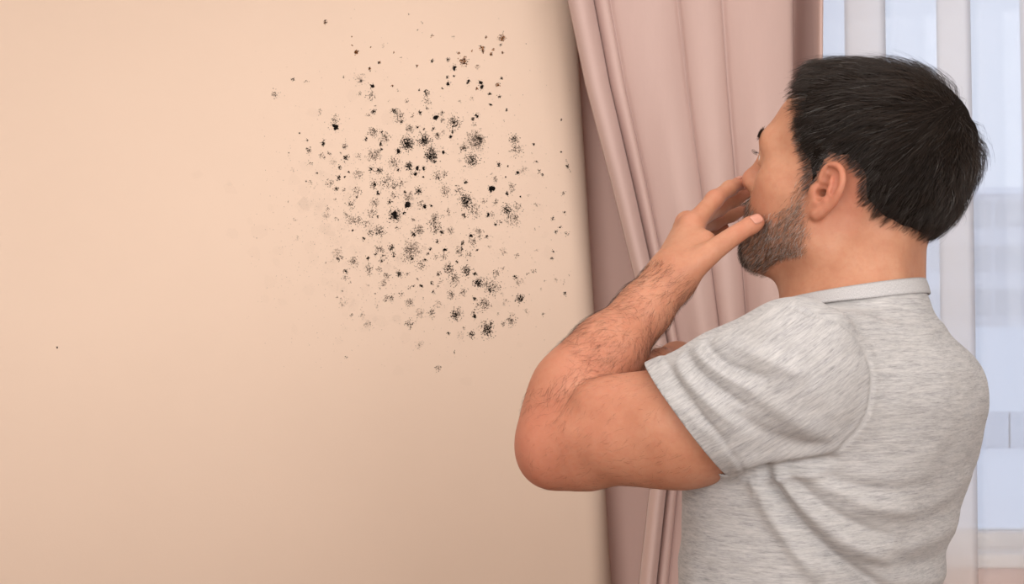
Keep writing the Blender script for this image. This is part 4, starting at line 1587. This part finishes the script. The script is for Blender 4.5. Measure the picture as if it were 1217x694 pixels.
def on_face(n_, box, poly):
    """random points on the head (ears and fingers left out) whose local (x,z) fall inside poly"""
    c = hloc(bV[head_faces].mean(1))
    m = (c[:, 0] > box[0] - 3) & (c[:, 0] < box[1] + 3) & (c[:, 2] > box[2] - 3) & (c[:, 2] < box[3] + 3)
    ff = head_faces[m]
    k = ff[rng.integers(0, len(ff), n_ * 4)]
    u, v = rng.uniform(0, 1, (2, n_ * 4, 1))
    P = (bV[k[:, 0]] * (1 - u) + bV[k[:, 1]] * u) * (1 - v) + (bV[k[:, 3]] * (1 - u) + bV[k[:, 2]] * u) * v
    Lp = hloc(P)
    ok = in_poly(Lp[:, 0], Lp[:, 2], poly) & (Lp[:, 0] > box[0]) & (Lp[:, 0] < box[1]) & (Lp[:, 2] > box[2]) & (Lp[:, 2] < box[3])
    return P[ok][:n_]


t0 = time.time()
NH, KH = 24000, 6
R0 = on_face(NH, (-140, 90, -60, 170), HAIR)
NH = len(R0)
Lr = hloc(R0)
Tr = hair_thick(Lr)
whorl = np.array([-72.0, -4.0, 106.0])
P = R0.copy()
topw = sstep((Lr[:, 2] - 45) / 55)
edgef = sstep(edge_dist(Lr[:, 0], Lr[:, 2], HAIR) / 30)
length = (10 + 14 * edgef + 22 * topw) * rng.uniform(0.7, 1.15, NH) * (1 - 0.5 * sstep((Lr[:, 0] - 15) / 40))
layer = rng.uniform(0.35, 1.06, NH) ** 0.7
fly = rng.uniform(0, 1, NH) < 0.05 + 0.05 * (Lr[:, 2] > 95)
clump = vnoise(Lr, 0.085, 2)
clump2 = vnoise(Lr, 0.2, 6)
pts = []
for k in range(KH):
    Lp = hloc(P)
    g = grad(face, P, 0.003)
    gl_ = g @ RH
    d = Lp - whorl
    d += np.stack([20 * topw, 0 * topw, -14 * (1 - topw)], 1)
    d[:, 1] *= 0.9
    d /= np.linalg.norm(d, axis=1, keepdims=True) + 1e-9
    # cow-lick swirl and clumping
    tang = np.cross(gl_, d)
    sw = 0.35 * np.exp(-(np.linalg.norm(Lp - whorl, axis=1) / 40) ** 2)
    d = d + tang * (sw + 0.38 * clump + 0.25 * clump2 + 0.10 * np.sin(k + clump2 * 9))[:, None]
    d = d - gl_ * (d * gl_).sum(1, keepdims=True)
    d /= np.linalg.norm(d, axis=1, keepdims=True) + 1e-9
    s = face.ev(P, None, 0)
    f = k / (KH - 1)
    tgt = 0.001 * Tr * layer * (0.35 + 0.65 * min(1.0, f * 1.6)) * (1 + 0.10 * clump2)
    tgt = np.where(fly, tgt + 0.004 * f + 0.0015, tgt)
    tgt = np.maximum(tgt, 0.0009 + 0.0022 * f)
    P = P + g * (tgt - s)[:, None] * (1.0 if k else 0.25)
    pts.append(P.copy())
    P = P + (d @ RH.T) * (length / (KH - 1) * 0.001)[:, None]
HP = np.stack(pts, 1)
edg = 1 - sstep(edge_dist(Lr[:, 0], Lr[:, 2], HAIR) / 22)
grey = rng.uniform(0, 1, NH) < (0.035 + (0.10 + 0.22 * edg) * (1 - topw) * (Lr[:, 0] > -60))
brown = rng.uniform(0, 1, NH)
colr = np.array([0.019, 0.0115, 0.008])[None, :] * (0.6 + 1.3 * brown[:, None])
colr[brown > 0.9] = (0.045, 0.026, 0.016)
colr[grey] = np.array([0.26, 0.24, 0.225]) * rng.uniform(0.6, 1.2, (grey.sum(), 1))
rr = np.where(fly, 0.00009, 0.00020) * rng.uniform(0.7, 1.3, NH)
rr = np.where(grey, rr * 0.6, rr)
tubes('hair_strands', HP, rr, rr * 0.35, colr, M_hair, hair_o)
print('HAIR', time.time() - t0)

# ------------------------------------------------------------------ beard, eyebrows, lashes


def short_hair(name, roots, dirf, lmin, lmax, lift, colors, probs, r, parent, K=4, curl=0.3):
    n_ = len(roots)
    g = grad(face, roots, 0.002)
    Lp = hloc(roots)
    d = dirf(Lp)
    d = d + rng.normal(0, curl, (n_, 3))
    d = d @ RH.T
    d = d - g * (d * g).sum(1, keepdims=True)
    d /= np.linalg.norm(d, axis=1, keepdims=True) + 1e-9
    ln = rng.uniform(lmin, lmax, n_)[:, None] * 0.001
    ps = []
    for k in range(K):
        f = k / (K - 1)
        ps.append(roots + d * ln * f + g * (ln * lift * (f - 0.35 * f * f)) - g * 0.0005)
    idx = rng.choice(len(colors), n_, p=probs)
    cc = np.array(colors)[idx] * rng.uniform(0.75, 1.3, (n_, 1))
    rr = np.full(n_, r) * rng.uniform(0.8, 1.2, n_)
    return tubes(name, np.stack(ps, 1), rr, rr * 0.4, cc, M_fine, parent)


br = on_face(11500, (-6, 125, -112, 24), BEARD)
Lb = hloc(br)
ed = edge_dist(Lb[:, 0], Lb[:, 2], BEARD)
lipz = (np.abs(Lb[:, 1]) < 20) & (Lb[:, 2] < -33) & (Lb[:, 2] > -54) & (Lb[:, 0] > 84)
dens = np.clip(ed / 14, 0.08, 1) * np.where((Lb[:, 2] > -18) & (Lb[:, 0] < 60), 0.8, 1)
br = br[(rng.uniform(0, 1, len(br)) < dens) & ~lipz]
Lb = hloc(br)
dark = np.clip((Lb[:, 0] - 30) / 60, 0, 1)


def beard_dir(Lp):
    d = np.zeros_like(Lp)
    d[:, 0] = 0.25 + 0.25 * (Lp[:, 2] < -70)
    d[:, 1] = 0.35 * np.sign(Lp[:, 1]) * (Lp[:, 0] > 80)
    d[:, 2] = -1
    return d


low = np.clip((-Lb[:, 2] - 55) / 35, 0, 1)
sel = rng.uniform(0, 1, len(br)) < (0.12 + 0.45 * dark + 0.35 * low)
cd = [(0.040, 0.023, 0.015), (0.12, 0.065, 0.040), (0.34, 0.28, 0.24)]
beard_o = short_hair('beard', br[sel], beard_dir, 5.0, 9.5, 0.75, cd, (0.45, 0.33, 0.22), 0.00014, person)
short_hair('beard_strands', br[~sel], beard_dir, 4.0, 7.5, 0.6, [(0.13, 0.072, 0.045), (0.30, 0.19, 0.13), (0.55, 0.48, 0.43)], (0.32, 0.33, 0.35), 0.00013, beard_o)

for s in (1, -1):
    n_ = 420
    t = rng.uniform(0, 1, n_)
    bx = 100 - 12 * t ** 1.6 + 6
    by = s * (9 + 38 * t)
    bz = 40.5 + 5.0 * np.sin(t * 2.6) - 4.0 * t + rng.normal(0, 2.4, n_) * (1 - 0.6 * t)
    P = HC + np.stack([bx, by, bz], 1) / 1000 @ RH.T
    D = -(np.stack([np.full(n_, 1.0), np.full(n_, 0.0), np.zeros(n_)], 1) @ RH.T)
    for _ in range(12):
        P = P + D * np.clip(face.ev(P, None, 0), -0.01, 0.02)[:, None]
    short_hair('eyebrow', P, lambda Lp: np.stack([-0.3 + 0 * Lp[:, 0], s * 1.0 + 0 * Lp[:, 0], 0.45 - 0.012 * (np.abs(Lp[:, 1]) - 8)], 1), 6, 10, 0.5,
               [(0.022, 0.014, 0.010), (0.07, 0.042, 0.028)], (0.6, 0.4), 0.00016, person, 4, 0.2)

# eyes
me_ = Mat('eye', 0.08, 0.5)
tc = me_.node('ShaderNodeTexCoord')
sx_ = me_.node('ShaderNodeSeparateXYZ')
me_.link(tc.outputs['Object'], sx_.inputs[0])
r_ = me_.ramp(sx_.outputs[0], [(0.0, lin(228, 220, 214)), (0.0098, lin(228, 220, 214)), (0.0101, lin(60, 42, 30)), (0.0110, lin(84, 60, 40)), (0.0113, lin(8, 6, 6))])
me_.color(r_)
for s in (1, -1):
    bm = bmesh.new()
    bmesh.ops.create_uvsphere(bm, u_segments=24, v_segments=16, radius=0.0118)
    e = bpy.data.objects.new('eye', bpy.data.meshes.new('eye'))
    bm.to_mesh(e.data)
    bm.free()
    e.data.materials.append(me_.m)
    e.data.polygons.foreach_set('use_smooth', np.ones(len(e.data.polygons), dtype=bool))
    col.objects.link(e)
    e.parent = person
    e.matrix_local = Matrix.Translation(Vector(H(80.5, 31 * s, 19) - PO)) @ Matrix(RH.tolist()).to_4x4()
    n_ = 24
    t = np.linspace(-1, 1, n_)
    root = np.stack([94.5 - 4.0 * t ** 2 - 1.5 * t * 0, 31 * s + t * 10.5, 22.5 - 2.6 * t ** 2], 1)
    ps = []
    for k in range(4):
        f = k / 3
        ps.append(root + np.stack([6.5 * f + 0 * t, t * 3.0 * f + rng.normal(0, 0.25, n_) * f, -1.5 * f + 4.0 * f * f + 0 * t], 1))
    P = HC + np.stack(ps, 1) / 1000 @ RH.T
    tubes('eyelash', P, np.full(n_, 0.00011), np.full(n_, 0.00005), np.tile((0.012, 0.009, 0.008), (n_, 1)), M_fine, person)

# ------------------------------------------------------------------ hair on the arms
bN = vnormals(bV, bF)
fa = (EL, WL)
ax = (WL - EL) / np.linalg.norm(WL - EL)
tpar = ((bV - EL) @ ax) / np.linalg.norm(WL - EL)
dax = np.linalg.norm((bV - EL) - (tpar * np.linalg.norm(WL - EL))[:, None] * ax, axis=1)
mfore = (tpar > 0.02 + 0.26 * rng.uniform(0, 1, len(bV)) ** 1.5) & (tpar < 1.02) & (dax < 0.062) & (bN[:, 1] < 0.5)
ua = (EL - SL) / np.linalg.norm(EL - SL)
tu = ((bV - SL) @ ua) / np.linalg.norm(EL - SL)
du = np.linalg.norm((bV - SL) - (tu * np.linalg.norm(EL - SL))[:, None] * ua, axis=1)
mup = (tu > 0.42) & (tu < 1.1) & (du < 0.075) & (bN[:, 1] < 0.4) & ~mfore


def arm_hair(name, mask, n_, base, lmin, lmax, r):
    idx = rng.choice(np.where(mask)[0], n_)
    p, nn = bV[idx], bN[idx]
    d = np.tile(base, (n_, 1)) + rng.normal(0, 0.28, (n_, 3)) + 0.5 * np.stack([vnoise(p, 30, 1), vnoise(p, 30, 2), vnoise(p, 30, 3)], 1)
    d = d - nn * (d * nn).sum(1, keepdims=True)
    d /= np.linalg.norm(d, axis=1, keepdims=True) + 1e-9
    ln = rng.uniform(lmin, lmax, n_)[:, None] * 0.001
    ps = [p + d * ln * f + nn * ln * (0.30 * f - 0.16 * f * f) - nn * 0.0003 for f in np.linspace(0, 1, 4)]
    cc = np.array([(0.060, 0.026, 0.014)]) * rng.uniform(0.6, 1.5, (n_, 1))
    rr = np.full(n_, r) * rng.uniform(0.7, 1.2, n_)
    return tubes(name, np.stack(ps, 1), rr, rr * 0.4, cc, M_fine, person)


arm_hair('arm_hair', mfore, 3700, np.array([-0.55, 0.0, -0.35]), 7, 15, 0.000072)
arm_hair('arm_hair', mup, 500, np.array([-0.7, 0.0, -0.6]), 5, 10, 0.00006)

# ------------------------------------------------------------------ fingernails
M_nail = plain('fingernail', lin(198, 140, 120), 0.35, 0.4, 0.04, 80)


def nail(tip, prev, facing_dir, half_w, half_l, back):
    axis = (tip - prev) / np.linalg.norm(tip - prev)
    nz = facing_dir - axis * (facing_dir @ axis)
    nz /= np.linalg.norm(nz)
    sdv = np.cross(axis, nz)
    nu_, nv_ = 9, 11
    V, ok = [], []
    for i in range(nv_):
        for j in range(nu_):
            u = (j / (nu_ - 1) * 2 - 1)
            v = (i / (nv_ - 1) * 2 - 1)
            w = half_w * (1 - 0.10 * max(0, v) ** 2) * math.sqrt(max(0.0, 1 - 0.75 * max(0, -v - 0.2) ** 2 - 0.5 * max(0, v) ** 4))
            V.append(tip - axis * back + sdv * u * w + axis * v * half_l + nz * 0.016)
    V = np.array(V)
    for _ in range(30):
        V = V - nz * np.clip(hand.ev(V, None, 0) - 0.0001, -0.004, 0.004)[:, None]
    F = [[i * nu_ + j, i * nu_ + j + 1, (i + 1) * nu_ + j + 1, (i + 1) * nu_ + j] for i in range(nv_ - 1) for j in range(nu_ - 1)]
    o = mesh_obj('fingernail', V - PO, F, M_nail, body_o)
    md = o.modifiers.new('thick', 'SOLIDIFY')
    md.thickness = 0.0008
    md.offset = 0.3


nail(tT, tI, np.array([0.10, -0.85, 0.52]), 0.0056, 0.0064, 0.002)
for (a, b) in ((iT, iD), (mT, mD), (rT, rD), (lT, lD)):
    nail(a, b, np.array([-0.35, -0.15, 0.9]), 0.0052, 0.0058, 0.001)

# ------------------------------------------------------------------ trousers and shoes
pc = tcen(0.9)
PV = np.array([pc[0], pc[1], 0.0])
legs = [loft([0.84, 0.90, 0.98, 1.02], [pc, pc, tcen(0.98), tcen(1.02)], [0.118, 0.122, 0.115, 0.110], [0.178, 0.178, 0.166, 0.160], tf, tl)]
feet = []
for s in (1, -1):
    hip = PV + tl * 0.088 * s + up * 0.88
    knee = PV + tl * 0.105 * s + tf * 0.015 + up * 0.49
    ank = PV + tl * 0.115 * s - tf * 0.015 + up * 0.09
    legs.append(U(0.02, cone(hip, knee, 0.092, 0.068), cone(knee, ank, 0.068, 0.058)))
    feet.append(ank)
jeans = U(0.03, *legs)
jV, jF = surface_nets(jeans, (0.0, 1.45, 0.0), (0.6, 2.2, 1.08), 0.008)
jV = relax(jV, jF, 2, 0.5)
jN = vnormals(jV, jF)
jV = jV + jN * (0.004 * vnoise(jV * np.array([1, 1, 2.2]), 14, 8))[:, None]
jm = Mat('dark_denim', 0.85, 0.15)
jm.color(jm.ramp(jm.noise(jm.coords((300, 300, 60)), 1.0, 3), [(0.3, lin(34, 40, 54)), (0.7, lin(52, 59, 76))]))
mesh_obj('trousers', jV - PO, jF, jm.m, person)
M_shoe = plain('dark_shoe_leather', lin(48, 40, 36), 0.45, 0.4, 0.1, 40)
RT = np.stack([tf, tl, up], 1)
for ank in feet:
    b0 = ank * np.array([1, 1, 0])
    sh_ = U(0.025, ell(b0 + tf * 0.11 + up * 0.030, (0.085, 0.048, 0.034), RT), ell(b0 + tf * 0.02 + up * 0.045, (0.085, 0.042, 0.048), RT), cone(b0 - tf * 0.01 + up * 0.05, b0 + up * 0.10, 0.046, 0.046))
    flat = Leaf(lambda P: 0.0 + P[:, 2] - 0.002)
    sh_ = Sub(sh_, flat, 0.004)
    fV, fF = surface_nets(sh_, tuple(b0 - 0.24 + up * 0.23), tuple(b0 + 0.26), 0.005)
    mesh_obj('shoe', fV - PO, fF, M_shoe, person)
